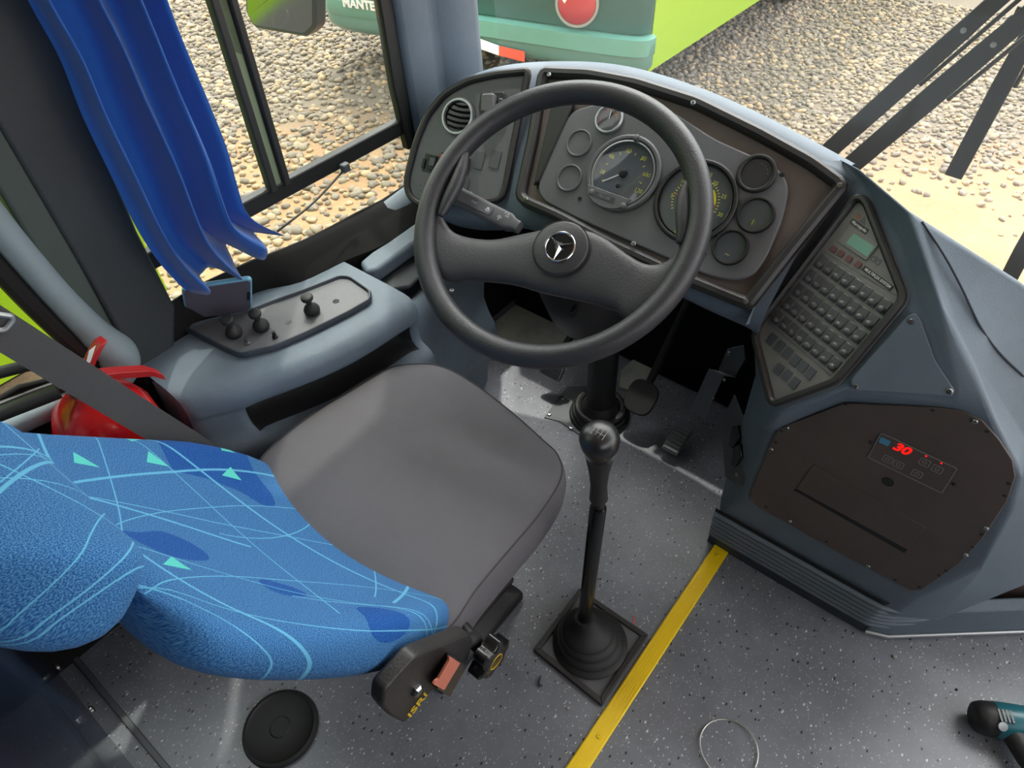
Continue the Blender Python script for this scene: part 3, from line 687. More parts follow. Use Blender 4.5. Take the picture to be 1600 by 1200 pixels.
swp(P2, Z3(190, 780), .003, .010, .002, .004, 'slider', 'black', dash)
sw = swp(P2, Z3(330, 760), .0085, .0145, .002, .005, 'rocker_switch', 'black', dash); swp(P2, Z3(322, 735), .005, .005, .0065, .003, 'rocker_face', 'reflector_red', sw)
sw = swp(P2, Z3(475, 790), .0085, .0145, .002, .005, 'rocker_switch', 'black_frame', dash); swp(P2, Z3(475, 800), .006, .007, .0065, .003, 'rocker_face', 'black_gloss', sw)
for c in ((572, 757), (685, 752), (465, 935), (345, 935)): swp(P2, Z3(*c), .0105, .0175, .0012, .0018, 'blank_switch', 'panel_blank', dash)
for c in ((200, 920), (160, 930), (215, 960), (170, 970)):
    o = P2(*Z3(*c), .0014); b = MB(); 
    for x0, y0, x1, y1 in ((-.006, -.005, .006, -.0045), (-.006, .0045, .006, .005), (-.006, -.005, -.0055, .005)): b.prism([o + P2.u * x + P2.v * y for x, y in ((x0, y0), (x1, y0), (x1, y1), (x0, y1))], P2.n * .0002)
    b.go('symbol', 'grey_ink', dash, smooth=False)
# ---- switch pad
Z5 = lambda x, y: (1060 + x / 3.3333, 280 + y / 3.3333)
ro = [Z5(*p) for p in ((960, 72), (1002, 108), (1198, 595), (1190, 645), (835, 1072), (505, 1192), (470, 1170), (385, 830), (400, 755), (905, 92))]
rq = roundpoly([P3(*p, .001) for p in ro], .008, 4); rq = resample(rq + [rq[0]], 90)[:-1]
b = MB(); b.prism(rq, P3.n * -.003); b.go('pad_base', 'key_base', dash)
b = frame_ring(rq, P3.n, .013, .009); b.go('pad_frame', 'black_frame', dash)
KR = .035
rows5 = [[(745, 435), (790, 465), (835, 500), (882, 530), (925, 560), (970, 590), (1015, 625), (1065, 660)], [(683, 510), (728, 540), (775, 575), (818, 605), (862, 635), (905, 665), (950, 705), (998, 740)],
         [(630, 580), (672, 610), (715, 645), (757, 675), (800, 710), (845, 745), (890, 780), (930, 815)], [(575, 655), (612, 685), (655, 715), (697, 745), (740, 780), (785, 815), (828, 850), (870, 885)],
         [(515, 725), (555, 755), (597, 790), (637, 825), (680, 860), (720, 895), (762, 935), (805, 970)]]
c_mid = P3(1293, 488.3, .0015); sc = 1.0
ku = P3.u * cos(KR) + P3.v * sin(KR); kv = P3.n.cross(ku); dK = (P3(1293, 488.3) - CAM).length / ray(1293, 488.3).length
KA, KB_ = .017 * dK, .025 * dK
keyme = None
for i in range(5):
    for j in range(8):
        o = c_mid + ku * KA * (j - 3.5) - kv * KB_ * (i - 2)
        b = MB(); w_, h_ = KA * .41, KB_ * .40
        b.rings([[o + ku * x * w_ + kv * y * h_ + P3.n * z for x, y in ((-1, -1), (1, -1), (1, 1), (-1, 1))] for z in (-.002, .0012)])
        k_ = b.go('key', 'key', dash, bevel=.001)
        b = MB(); oo = o - kv * h_ * .42
        b.rings([[oo + ku * cos(a) * w_ * r + kv * sin(a) * h_ * .52 * r + P3.n * z for a in [2 * pi * q / 14 for q in range(14)]] for r, z in ((.9, .001), (.86, .0032), (.6, .0048), (.2, .0052))]); b.go('key_pad', 'key', k_, ang=70)
        if (i * 8 + j) % 3 != 1:
            b = MB(); o2_ = o + kv * h_ * .62 + P3.n * .0013
            b.prism([o2_ + ku * x + kv * y for x, y in ((-.0022, -.001), (.0022, -.001), (.0022, .001), (-.0022, .001))], P3.n * .0003); b.go('key_symbol', 'panel_grey', k_, smooth=False)
for c in ((490, 835), (530, 870), (572, 905), (610, 945), (650, 975), (690, 1010), (525, 990), (567, 1020), (607, 1060)):
    swp(P3, Z5(*c), KA * .36, KB_ * .34, .0008, .0018, 'blank_key', 'plate_grey', dash, rot=KR, bev=.0006)
for a_, c_ in (((762, 378), (1142, 612)), ((470, 748), (795, 1022))):
    p, q = P3(*Z5(*a_), .0012), P3(*Z5(*c_), .0012); d_ = (q - p).normalized(); n_ = P3.n.cross(d_) * .0006; b = MB(); b.prism([p - n_, q - n_, q + n_, p + n_], P3.n * .0005); b.go('divider', 'panel_grey', dash, smooth=False)
lc = swp(P3, Z5(935, 335), .030, .014, .0008, .0022, 'display_bezel', 'key_base', dash, rot=KR, bev=.001, r=.004)
swp(P3, Z5(948, 343), .0215, .0088, .0028, .0006, 'display', 'lcd', lc, rot=KR, bev=0, r=.001)
for c in ((808, 365), (848, 388), (890, 415), (937, 445)): swp(P3, Z5(*c), .0052, .0048, .001, .002, 'push_button', 'red_key', dash, rot=KR, bev=.0008)
lb = swp(P3, Z5(942, 246), .0170, .0042, .0008, .001, 'badge', 'black_frame', dash, rot=KR - .05, bev=0, r=.001); text('lettering', 'Marcopolo', .0068, P3, P3(*Z5(942, 246), .0019), 'white_ink', lb, KR - .05, bold=.00012)
lb = swp(P3, Z5(1037, 515), .0285, .0040, .0008, .001, 'badge', 'black_frame', dash, rot=KR - .03, bev=0, r=.001); text('lettering', 'MULTIPLEX SYSTEM', .0058, P3, P3(*Z5(1037, 515), .0019), 'white_ink', lb, KR - .03, bold=.00012)
text('symbol', '\u273b', .012, P3, P3(*Z5(937, 195), .0014), 'orange', dash); b = MB(); o = P3(*Z5(950, 222), .001); b.prism([o + P3.u * .010 - P3.v * .001, o + P3.v * .009, o - P3.u * .004 - P3.v * .001], P3.n * .0004); b.go('logo', 'panel_grey', dash)
b = MB(); o = P3(*Z5(1027, 425), .001)
for x in (-.005, .0045): b.lathe([(.0042, 0), (.0042, .0006), (.0022, .0006), (.0022, 0)], o + P3.u * x, P3.n, 14, cap=False)
b.prism([o + P3.u * x + P3.v * y for x, y in ((-.008, .001), (-.004, .006), (.002, .005), (.008, .007), (.006, .001), (0, .002))], P3.n * .0005); b.go('logo', 'panel_grey', dash)

# ---- three-cornered blanking plate
TN = (c4 - c5).cross(g1 - c5).normalized(); TN = TN if TN.dot(CAM - c5) > 0 else -TN
tp = [onp(x, y, c5 + TN * .002, TN) for x, y in (Z5(1200, 705), Z5(1235, 695), Z5(1262, 730), Z5(1335, 940), Z5(1440, 1100), Z5(1425, 1130), Z5(925, 1100), Z5(897, 1070), Z5(905, 1030))]
b = MB(); b.prism(roundpoly(tp, .008), TN * .003); b.go('blanking_plate', 'shell', dash, bevel=.0015)
for p in ((1212, 742), (922, 1080), (1412, 1105)): screw(onp(*Z5(*p), c5 + TN * .005, TN), TN, .0042, dash)

# ---- black service panel with the climate display
Z6 = lambda x, y: (1080 + x / 3.077, 600 + y / 3.077)
sp = [Z6(*p) for p in ((740, 88), (1180, 108), (1300, 125), (1400, 170), (1480, 260), (1545, 360), (1560, 440), (1520, 560), (1400, 740), (1290, 860), (1110, 985), (1060, 990), (700, 800), (330, 590), (285, 545), (290, 510), (400, 250), (430, 205))]
b = MB(); b.prism([P4(*p, .002) for p in sp], P4.n * .003); b.go('service_panel', 'panel_brown', dash, bevel=.001)
for p in ((462, 210), (385, 313), (475, 658), (852, 875), (1320, 820), (1418, 692), (1365, 178)): screw(P4(*Z6(*p), .005), P4.n, .0042, dash)
for p in ((742, 98), (1160, 126), (1420, 228), (1524, 478), (1506, 537), (1395, 722), (1350, 783), (1190, 920), (1225, 897), (980, 942), (1096, 976), (650, 758), (360, 592), (405, 280), (432, 225)):
    b = MB(); b.lathe([(.0028, 0), (.0028, .0004), (0, .0004)], P4(*Z6(*p), .005), P4.n, 12); b.go('screw_hole', 'black', dash)
b = MB(); q = [P4(*Z6(*p), .005) for p in ((915, 232), (1280, 405), (1205, 522), (850, 350))]
b.prism(roundpoly(q, .003), P4.n * .0012); cp = b.go('climate_control', 'panel_brown', dash)
ed = roundpoly(q, .003); b = MB(); b.tube([p + P4.n * .0014 for p in ed], .0006, 6, closed=True); b.go('border_line', 'grey_ink', cp)
text('lettering', '30', .0235, P4, P4(*Z6(1010, 312), .0064), 'led_red', cp, shear=.25, bold=.0008)
swp(P4, Z6(930, 277), .0075, .0062, .0062, .0004, 'symbol', 'blue_ink', cp, bev=0)
for c in ((945, 362), (996, 388), (1122, 378), (1183, 410), (1086, 432)):
    o = P4(*Z6(*c), .0063); lp = roundpoly([o + P4.u * x + P4.v * y for x, y in ((-.007, -.0068), (.007, -.0068), (.007, .0068), (-.007, .0068))], .0015, 3)
    b = MB(); b.tube(lp, .0005, 6, closed=True)
    b.tube([o + P4.u * cos(a) * .003 + P4.v * sin(a) * .003 for a in [2 * pi * k / 10 for k in range(10)]], .0005, 6, closed=True); b.go('button', 'grey_ink', cp)
for c in ((1130, 346), (1203, 380)):
    b = MB(); b.lathe([(.0016, 0), (.0016, .0008), (0, .001)], P4(*Z6(*c), .0062), P4.n, 10); b.go('indicator_light', 'led_red', cp)
for c in ((862, 280), (1262, 480)): screw(P4(*Z6(*c), .005), P4.n, .003, dash, 'black')
b = MB(); b.lathe([(.0095, 0), (.0095, .0008), (.0085, .001), (.0085, .0002), (0, .0002)], P4(*Z6(945, 470), .005), P4.n, 24); b.go('cable_hole', 'black', dash)
b = MB(); b.prism([P4(*Z6(*p), .005) for p in ((500, 510), (590, 385), (1130, 690), (1030, 805))], P4.n * .0015); b.go('slot_cover', 'panel_brown', dash, bevel=.0006)
b = MB(); b.prism([P4(*Z6(*p), .0058) for p in ((494, 508), (510, 504), (1040, 795), (1025, 810))], P4.n * .0014); b.go('slot', 'black_gloss', dash)

# ---- knee side of the leg: metal plate with two rockers, bent bracket
cheekN = V((-.55, -.80, .12)).normalized()
KP = V((-.205, .945, .36))
def kp(x, y, o=0.): return onp(x, y, KP + cheekN * o, cheekN)
Zk = lambda x, y: (780 + x / 3.636, 440 + y / 3.636)
b = MB(); b.prism([kp(*Zk(*p), .0) for p in ((1340, 640), (1265, 800), (1290, 1110), (1345, 1150), (1390, 1160), (1475, 860), (1478, 800), (1395, 780))], cheekN * .003); pl_ = b.go('side_plate', 'plate_grey', dash, bevel=.001)
def kbox(cs, d, name, m, par, o=.003, bev=.002):
    b = MB(); b.prism([kp(*Zk(*p), o) for p in cs], cheekN * d); return b.go(name, m, par, bevel=bev)
for dy in (0, 105):
    r = kbox([(1345 + dy * .15, 820 + dy), (1372 + dy * .15, 815 + dy), (1382 + dy * .15, 890 + dy), (1345 + dy * .1, 945 + dy), (1325 + dy * .1, 930 + dy)], .010, 'rocker_switch', 'black_gloss', dash)
kbox([(1300, 380), (1390, 360), (1400, 440), (1345, 535), (1260, 520), (1250, 500)], .002, 'bracket_web', 'plate_grey', dash, 0)
b = MB(); q = [kp(*Zk(*p), .05) for p in ((1190, 495), (1275, 530), (1160, 780), (1080, 735))]; b.prism(q, cheekN * -.0025); b.go('bent_bracket', 'plate_grey', dash, bevel=.001)
b = MB(); q2 = [kp(*Zk(*p), .05) for p in ((1190, 495), (1275, 530))] + [kp(*Zk(*p), .0) for p in ((1345, 540), (1262, 510))]; b.prism(q2, V((0, 0, -.003))); b.go('bracket_flange', 'plate_grey', dash)
for p in ((1280, 558), (1218, 660)): screw(kp(*Zk(*p), .048), cheekN, .003, dash)
for p in ((1352, 1098), (1478, 800), (1308, 410)): screw(kp(*Zk(*p), .004), cheekN, .0045, dash)

# ================================================================== STEERING WHEEL
WN = nrm(.605, -.14); WC = V((-.570, .804, .770)); WR = .232
WU = WN.cross(V((0, 0, 1))).normalized()
WU = V((cos(-.14), -sin(-.14), 0)); WV = WN.cross(WU)
class WP: pass
PW = Plane(WC, .605, -.14)
sw = empty('steering_wheel', WC); tag(sw, 'large black leather-grained two-spoke steering wheel in front of the gauges', 'steering wheel')
b = MB(); rings = []
for i in range(96):
    a = 2 * pi * i / 96; c = WC + (PW.u * cos(a) + PW.v * sin(a)) * WR; rr = .0195
    d = PW.u * cos(a) + PW.v * sin(a); rings.append([c + d * cos(t) * rr + PW.n * sin(t) * rr * 1.05 for t in [2 * pi * k / 18 for k in range(18)]])
b.rings(rings, closed=True); b.go('rim', 'leather', sw)
stn = [((676, 285), (674, 410)), ((684, 322), (688, 432)), ((700, 354), (706, 438)), ((724, 366), (732, 434)), ((766, 369), (793, 438)), ((812, 359), (839, 450)), ((855, 351), (880, 459)), ((901, 351), (920, 468)), ((939, 364), (947, 477)), ((978, 392), (962, 483)), ((1008, 409), (970, 492)), ((1036, 408), (985, 500)), ((1058, 388), (1012, 494)), ((1070, 350), (1046, 462)), ((1082, 300), (1074, 400))]
ups = spline([PW(*u, -.006) for u, l in stn], 4); los = spline([PW(*l, -.006) for u, l in stn], 4)
rings = []
for u_, l_ in zip(ups, los):
    c = (u_ + l_) / 2; h = (u_ - l_) / 2; rr = (c - WC); rad = rr.length / WR
    rel = (u_ - l_).length; th = .012 if rad > .93 else .013 + .006 * (1 - rad)
    dish = -.018 * (1 - min(1, rad) ** 2) - .004
    rings.append([c + h * (abs(cos(t)) ** .75) * (1 if cos(t) > 0 else -1) + PW.n * (dish + th * (abs(sin(t)) ** .8) * (1 if sin(t) > 0 else -1.3)) for t in [2 * pi * k / 28 for k in range(28)]])
b = MB(); b.rings(rings); b.go('spokes', 'leather', sw)
for px_, r_ in (([(728, 238), (722, 262), (712, 290), (698, 318), (688, 338)], .0125), ([(1076, 282), (1069, 305), (1067, 330), (1066, 358), (1062, 380)], .0115)):
    b = MB(); pp = spline([PW(*p, .004) for p in px_], 5); n_ = len(pp); b.tube(pp, [r_ * (.35 + .65 * sin(pi * min(1, (i + 1) / n_ * .95))) for i in range(n_)], 14); b.go('thumb_grip', 'leather', sw, ang=80)
HC = PW(876, 388, -.006); b = MB(); b.lathe([(.047, -.004), (.047, .0005), (.0455, .003), (.043, .0042), (.02, .0055), (0, .006)], HC, PW.n, 48); hc_ = b.go('horn_cap', 'leather', sw, ang=60)
b = MB(); b.lathe([(.0485, .0), (.0485, .001), (.047, .001), (.047, 0)], HC, PW.n, 48, cap=False); b.go('cap_groove', 'black', hc_)
b = MB(); EO = HC + PW.n * .005
b.lathe([(.0265, 0), (.0265, .0022), (.0255, .003), (.0238, .003), (.0230, .002), (.0230, .0)], EO, PW.n, 48, cap=False)
for adeg in (32, 150, 268):
    a = math.radians(adeg); d = PW.u * cos(a) + PW.v * sin(a); q = PW.u * -sin(a) + PW.v * cos(a); e = EO + PW.n * .0012
    v = [e - q * .0052 - d * .001, e + q * .0052 - d * .001, e + d * .0235, e + PW.n * .0045]
    vs = [b.b.verts.new(p) for p in v]
    for f in ((0, 2, 3), (2, 1, 3), (1, 0, 3)): b.b.faces.new([vs[i] for i in f])
b.go('emblem', 'chrome', hc_, smooth=False)
b = MB(); b.lathe([(.0235, .0), (.0235, .0008), (0, .0008)], EO, PW.n, 40); b.go('emblem_base', 'black_gloss', hc_)

# ---- column with stalk
COLB = V((-.612, 1.090, 0))
co = empty('steering_column', COLB); tag(co, 'black steering column rising from a ribbed floor boot to the steering wheel', 'steering column')
hub = HC - PW.n * .035; mid = V((-.605, 1.07, .36))
b = MB(); b.tube([hub, hub - PW.n * .05, hub - PW.n * .10 + V((0, .01, 0)), V((-.585, .95, .50)), V((-.60, 1.03, .40)), V((-.607, 1.07, .33))], [.040, .062, .085, .085, .065, .045], 24); b.go('column_cover', 'black', co, ang=70)
b = MB(); b.tube([V((-.607, 1.07, .36)), V((-.612, 1.09, .03))], .037, 24); b.go('column_tube', 'black', co)
for z, r in ((.035, .060), (.020, .066), (.006, .072)):
    b = MB(); b.tube([COLB + V((cos(a) * r, sin(a) * r, z)) for a in [2 * pi * k / 32 for k in range(32)]], .009, 8, closed=True); b.go('boot_ring', 'rubber', co)
b = MB(); b.lathe([(.066, .0), (.055, .03), (.038, .06)], COLB, (0, 0, 1), 28, cap=False); b.go('boot', 'rubber', co)
b = MB(); b.prism([onz(*Zk(*p), .0) for p in ((385, 600), (255, 775), (345, 800), (480, 890), (740, 755), (560, 590))], (0, 0, .003)); b.go('floor_plate', 'plate_grey', co, bevel=.001)
for p in ((285, 755), (360, 663), (408, 832)): screw(onz(*Zk(*p), .003), V((0, 0, 1)), .006, co)
# multifunction stalk
SP0, SP1 = PW(812, 356, -.05), PW(706, 302, -.045); ax = (SP1 - SP0).normalized(); sv = PW.n.cross(ax)
b = MB(); rings = []
for t, wv, wn in ((0, .010, .010), (.08, .011, .011), (.14, .0155, .012), (.5, .0155, .012), (.93, .0165, .013), (1.0, .014, .010)):
    c = SP0.lerp(SP1, t); rings.append([c + sv * wv * (abs(cos(a)) ** .5) * (1 if cos(a) > 0 else -1) + PW.n * wn * (abs(sin(a)) ** .5) * (1 if sin(a) > 0 else -1) for a in [2 * pi * k / 20 for k in range(20)]])
b.rings(rings); stk = b.go('stalk', 'panel_grey', co, ang=50)
b = MB(); b.prism(roundpoly([SP0.lerp(SP1, .36) + sv * -.009 + PW.n * .012, SP0.lerp(SP1, .36) + sv * .009 + PW.n * .012, SP0.lerp(SP1, .9) + sv * .010 + PW.n * .0125, SP0.lerp(SP1, .9) + sv * -.010 + PW.n * .0125], .006), PW.n * .0022); b.go('raised_pad', 'panel_grey', stk, bevel=.0008)
sa = math.atan2(ax.dot(PW.v), ax.dot(PW.u)) + pi
for t, off, g_ in ((.62, .0, '\u21e6\u21e8'), (.42, 0, '\u2668'), (.24, .004, '\u2602'), (.16, -.006, '\u25b3'), (.72, -.0125, '\u2261'), (.2, -.009, '\u25e6')):
    text('symbol', g_, .0085, PW, SP0.lerp(SP1, t) + sv * off + PW.n * .0145, 'white_ink', stk, sa)
b = MB(); b.tube([PW(900, 480, -.10), PW(894, 492, -.085)], .006, 12); b.go('ignition_key_slot', 'black_gloss', co)

# ================================================================== PEDALS
def pad(name, label, c, z, w_, l_, tilt, m, arm=None, rib=True, rnd=False):
    o = onz(*c, z); e = empty(name, (o.x, o.y, 0)); tag(e, label, 'pedal')
    n = V((0, -sin(tilt), cos(tilt))); u = V((1, 0, 0)); v = n.cross(u)
    pts = [o + u * x * w_ + v * y * l_ for x, y in ((-1, -1), (1, -1), (1, 1), (-1, 1))]
    b = MB(); b.prism(roundpoly(pts, w_ * (.9 if rnd else .25), 6), n * .012); b.go('pedal_pad', m, e, bevel=.003)
    if rib:
        for k in range(7):
            y = -.8 + k * .267; b = MB(); b.box(o + v * y * l_ + n * .013, (w_ * .85, l_ * .06, .002), Matrix((u, v, n)).transposed()); b.go('tread_rib', 'steel' if rib == 2 else 'plate_grey', e)
    if arm:
        b = MB(); b.tube([o + n * -.002, o + V((0, .03, .03)), V(arm)], [.009, .010, .011], 10); b.go('pedal_arm', 'black', e)
    return e
pad('clutch_pedal', 'ribbed metal clutch pedal left of the steering column', (868, 570), .09, .032, .038, .9, 'steel', (-.74, 1.30, .30), 2)
pad('brake_pedal', 'round black rubber brake pedal right of the steering column', Zk(810, 660), .10, .040, .045, .7, 'rubber', (-.50, 1.30, .36), 0, True)
pad('accelerator_pedal', 'small ribbed grey accelerator pedal on the floor under the switch pad', Zk(1010, 905), .035, .022, .040, .35, 'plate_grey', None, 1)
# metal floor pieces, coloured pale for the sunlight falling near the pedals
b = MB(); b.prism([V((-1.08, 1.13, 0)), V((-.80, 1.16, 0)), V((-.74, 1.39, 0)), V((-1.08, 1.39, 0))], (0, 0, .004)); struct(b.go('trim_10', 'sunlit_floor_metal', bevel=.002))
b = MB(); b.prism([onz(*Zk(*p), 0) for p in ((690, 520), (830, 390), (880, 410), (850, 600), (760, 640), (680, 610))], (0, 0, .012)); struct(b.go('trim_11', 'sunlit_floor_metal', bevel=.002))

# ================================================================== SIDE CONSOLE
con = empty('side_console', (-1.0, .55, 0)); tag(con, 'blue-grey moulded side console with storage pocket under the driver window', 'console')
CZ = .55
def xin(y):   # inner edge of the top against y
    ks = [(.20, -.96), (.27, -.945), (.33, -.905), (.43, -.860), (.51, -.832), (.58, -.822), (.68, -.815), (.74, -.83), (.80, -.86), (.95, -.88), (1.15, -.89)]
    for (a, b_), (c, d) in zip(ks, ks[1:]):
        if y <= c: return b_ + (d - b_) * (y - a) / (c - a)
    return ks[-1][1]
rows_ = []; inpk = []
for y in (.262, .268, .285, .33, .345, .352, .40, .46, .52, .58, .64, .672, .68, .70):
    xi = xin(y)
    pk = .07 if .35 < y < .675 else 0; inpk.append(pk > 0)
    w_ = XL + .004; zt = CZ; xo = xi - (.012 if y < .265 else 0)
    prof = [(w_, zt), (w_ + .08, zt), (xo - .045, zt), (xo - .022, zt - .003), (xo - .006, zt - .014), (xo, zt - .032), (xo - .003, zt - .052), (xo - .010 - pk * .1, zt - .058), (xo - .010 - pk, zt - .064), (xo - .010 - pk, zt - .108), (xo + .002, zt - .116), (xo + .020, zt - .122), (xo + .030, zt - .140), (xo + .027, zt - .175), (xo + .008, zt - .23), (xo - .01, zt - .30), (xo - .01, .0)]
    rows_.append([V((x, y, z)) for x, z in prof])
b = MB(); b.grid(rows_); b.b.faces.ensure_lookup_table(); nc_ = len(rows_[0]) - 1
for f in b.b.faces:
    i_, j_ = divmod(f.index if f.index >= 0 else 0, nc_)
b.b.faces.index_update()
for f in b.b.faces:
    i_, j_ = divmod(f.index, nc_)
    if j_ in (7, 8, 9) and i_ < len(inpk) - 1 and (inpk[i_] or inpk[i_ + 1]): f.material_index = 1
b.poly([p for p in rows_[0]][::-1]); bo = b.go('body', ['shell', 'black'], con, sub=1, ang=60)
# forward run of the console down to the dashboard with the door-pull recess
rows_ = []
for y in (.69, .72, .76, .82, .90, .96, 1.0):
    k = min(1, max(0, (y - .69) / .05)); xi = xin(y) - .02; zt = CZ - .015 - .045 * k
    ledge = V((XL + .004, y, CZ + .035 * min(1, (y - .69) * 4)))
    prof = [(ledge.x, ledge.z), (XL + .045, ledge.z - .005), (XL + .060, ledge.z - .02), (XL + .075, zt - .06 * k), (xi - .07, zt - .06 * k), (xi - .045, zt - .012), (xi - .02, zt - .008), (xi, zt - .03), (xi + .004, zt - .08), (xi - .03, zt - .18), (xi + .02, zt - .24), (xi + .03, zt - .30), (xi - .02, zt - .36), (xi - .02, 0)]
    rows_.append([V((x, y, z)) for x, z in prof])
b = MB(); b.grid(rows_); fb_ = b.go('front_body', 'shell', con, sub=1, ang=60)
lq = [onz(*p, .554) for p in ((562, 408), (580, 393), (606, 377), (650, 346), (672, 330), (676, 362), (642, 382), (606, 408), (590, 420), (572, 424))]
b = MB(); b.prism(lq, (0, 0, -.035)); b.go('ledge', 'shell', con, bevel=.008, seg=3)
hq = [onz(*p, .515) for p in ((574, 428), (606, 402), (642, 380), (662, 372), (668, 420), (640, 446), (606, 452))]
b = MB(); b.prism(hq, (0, 0, -.01)); b.go('recess_shade_plate', 'pillar_dark', con, bevel=.004)  # flat dark plate, its colour standing in for shade inside the recess
# ledge of the window sill beside it
pan_px = [(290, 515), (330, 503), (400, 487), (460, 465), (528, 437), (545, 438), (577, 460), (576, 474), (540, 494), (480, 522), (430, 544), (384, 556), (376, 555)]
pq = roundpoly([onz(x, y, CZ + .003) for x, y in pan_px], .006, 3)
b = MB(); b.prism(pq, (0, 0, .004)); b.go('control_plate', 'panel_grey', con, bevel=.001)
rq = resample(pq + [pq[0]], 80)[:-1]; b = frame_ring([p + V((0, 0, .0)) for p in scalepoly(rq, -.006)], V((0, 0, 1)), .007, .010); b.go('plate_rim', 'shell_dark', con)
for c in ((368, 523), (410, 513), (489, 488)):
    o = onz(*c, CZ + .007); b = MB(); b.lathe([(.0125, -.001), (.0150, .004), (.0155, .009), (.0130, .015), (.0085, .020), (.0070, .0225), (.0052, .0235), (.0052, .030), (.0075, .0315), (.0070, .034), (.0110, .036), (.0118, .039), (.0112, .043), (.009, .0445), (0, .0445)], o, (.05, -.12, 1), 24); b.go('pull_knob', 'rubber', con, ang=50)
for c, m in (((387, 537), 'steel'), ((430, 527), 'black')):
    o = onz(*c, CZ + .007); b = MB(); b.lathe([(.0055, 0), (.0055, .0035), (.0035, .004), (.0035, .014), (0, .0145)], o, (0, 0, 1), 12); b.go('valve_stud', m, con)
for c in ((450, 503), (525, 471)):
    b = MB(); b.lathe([(.0065, 0), (.0065, .0006), (0, .0006)], onz(*c, CZ + .0068), (0, 0, 1), 20); b.go('plate_hole', 'black_gloss', con)
for c in ((706, 455),): screw(onz(*c, .50), V((0, 0, 1)), .006, con)

# ================================================================== PHONE
q = [onx(283, 450, -1.075), onz(291, 499, CZ + .010), onz(394, 483, CZ + .010), onx(381, 433, -1.075)]
q = [q[0], q[1], q[2], q[3]]
nn = (q[2] - q[1]).cross(q[0] - q[1]).normalized(); nn = nn if nn.x > 0 else -nn
q[3] = q[2] + (q[0] - q[1])
ph = empty('smartphone', q[1]); tag(ph, 'dark-screened smartphone in pale blue case leaning on the sill behind the console knobs', 'phone')
b = MB(); b.prism(roundpoly([p - nn * .006 for p in q], .012, 6), nn * .009); b.go('case', 'phone_case', ph, bevel=.0025, seg=3)
qi = offpoly(q, nn, .0035); b = MB(); b.prism(roundpoly([p + nn * .003 for p in qi], .010, 6), nn * .0006); b.go('screen', 'phone_screen', ph)
mm = q[2].lerp(q[3], .5).lerp(q[1].lerp(q[0], .5), .055) + nn * .0037; d1 = (q[3] - q[2]).normalized(); d2 = (q[1] - q[2]).normalized()
b = MB(); b.prism(roundpoly([mm + d1 * x + d2 * y for x, y in ((-.014, -.003), (.014, -.003), (.014, .003), (-.014, .003))], .002, 3), nn * .0003); b.go('notch', 'black', ph)

# ================================================================== CURTAIN
top = [V((XL + .05, .350, 1.16)), V((XL + .05, .545, 1.16))]
CX = XL + .062
le = [onx(*p, CX) for p in ((40, 0), (90, 90), (126, 180), (170, 270), (214, 358), (250, 412), (287, 452))]
re_ = [onx(*p, CX) for p in ((258, 0), (285, 70), (306, 120), (331, 180), (352, 235), (367, 290), (380, 328), (402, 346), (438, 360))]
le = [V((CX, le[0].y, z)) for z in (1.9, 1.7, 1.5, 1.35, 1.24)] + le; re_ = [V((CX, re_[0].y, z)) for z in (1.9, 1.7, 1.5, 1.35, 1.24)] + re_
le = resample(spline(le, 8), 90); re_ = resample(spline(re_, 8), 90); b = MB(); G = []
nU = 130
for i in range(90):
    t = i / 89; row = []
    for j in range(nU):
        u_ = j / (nU - 1); p = le[i].lerp(re_[i], u_)
        ed = 1 - .75 * max(math.exp(-(u_ / .07) ** 2), math.exp(-((1 - u_) / .07) ** 2))
        amp = .017 + .012 * t; ph_ = u_ * 2 * pi * 3.1 + .9 * sin(t * 4.2 + u_ * 2) + 1.0 * u_ * u_
        dx = (amp * sin(ph_) + .006 * sin(ph_ * 2.3 + 4 * t) + .007 * sin(11 * t + 5 * u_) * sin(u_ * 9)) * ed
        h_ = max(0, t - .9) / .1
        dz = h_ * (-.012 * sin(ph_ + .6) - .006 * sin(u_ * 31)) - .022 * h_ * sin(pi * u_) * (1 - u_)
        row.append(V((CX + dx, p.y + .006 * sin(ph_ + 1.2) * ed, p.z + dz)))
    G.append(row)
b.grid(G); cu = b.go('curtain', 'curtain_blue', fix=False, ang=180); tag(cu, 'bright blue pleated fabric curtain gathered at the rear edge of the driver window', 'curtain')
sdm = cu.modifiers.new('thick', 'SOLIDIFY'); sdm.thickness = .0012
cp0 = onx(434, 361, XL + .05); cp1 = onx(538, 265, XL + .012)
b = MB(); pts = spline([cp0, cp0.lerp(cp1, .5) + V((0, 0, -.008)), cp1], 8); b.tube(pts, .0022, 8)
cc = empty('elastic_cord', cp1); tag(cc, 'thin black cord tying the blue curtain to a clip on the window rail', 'cord'); b.go('cord', 'black', cc)
b = MB(); b.box(cp1 + V((.004, 0, .006)), (.007, .009, .009)); b.go('clip', 'plate_grey', cc, bevel=.003)

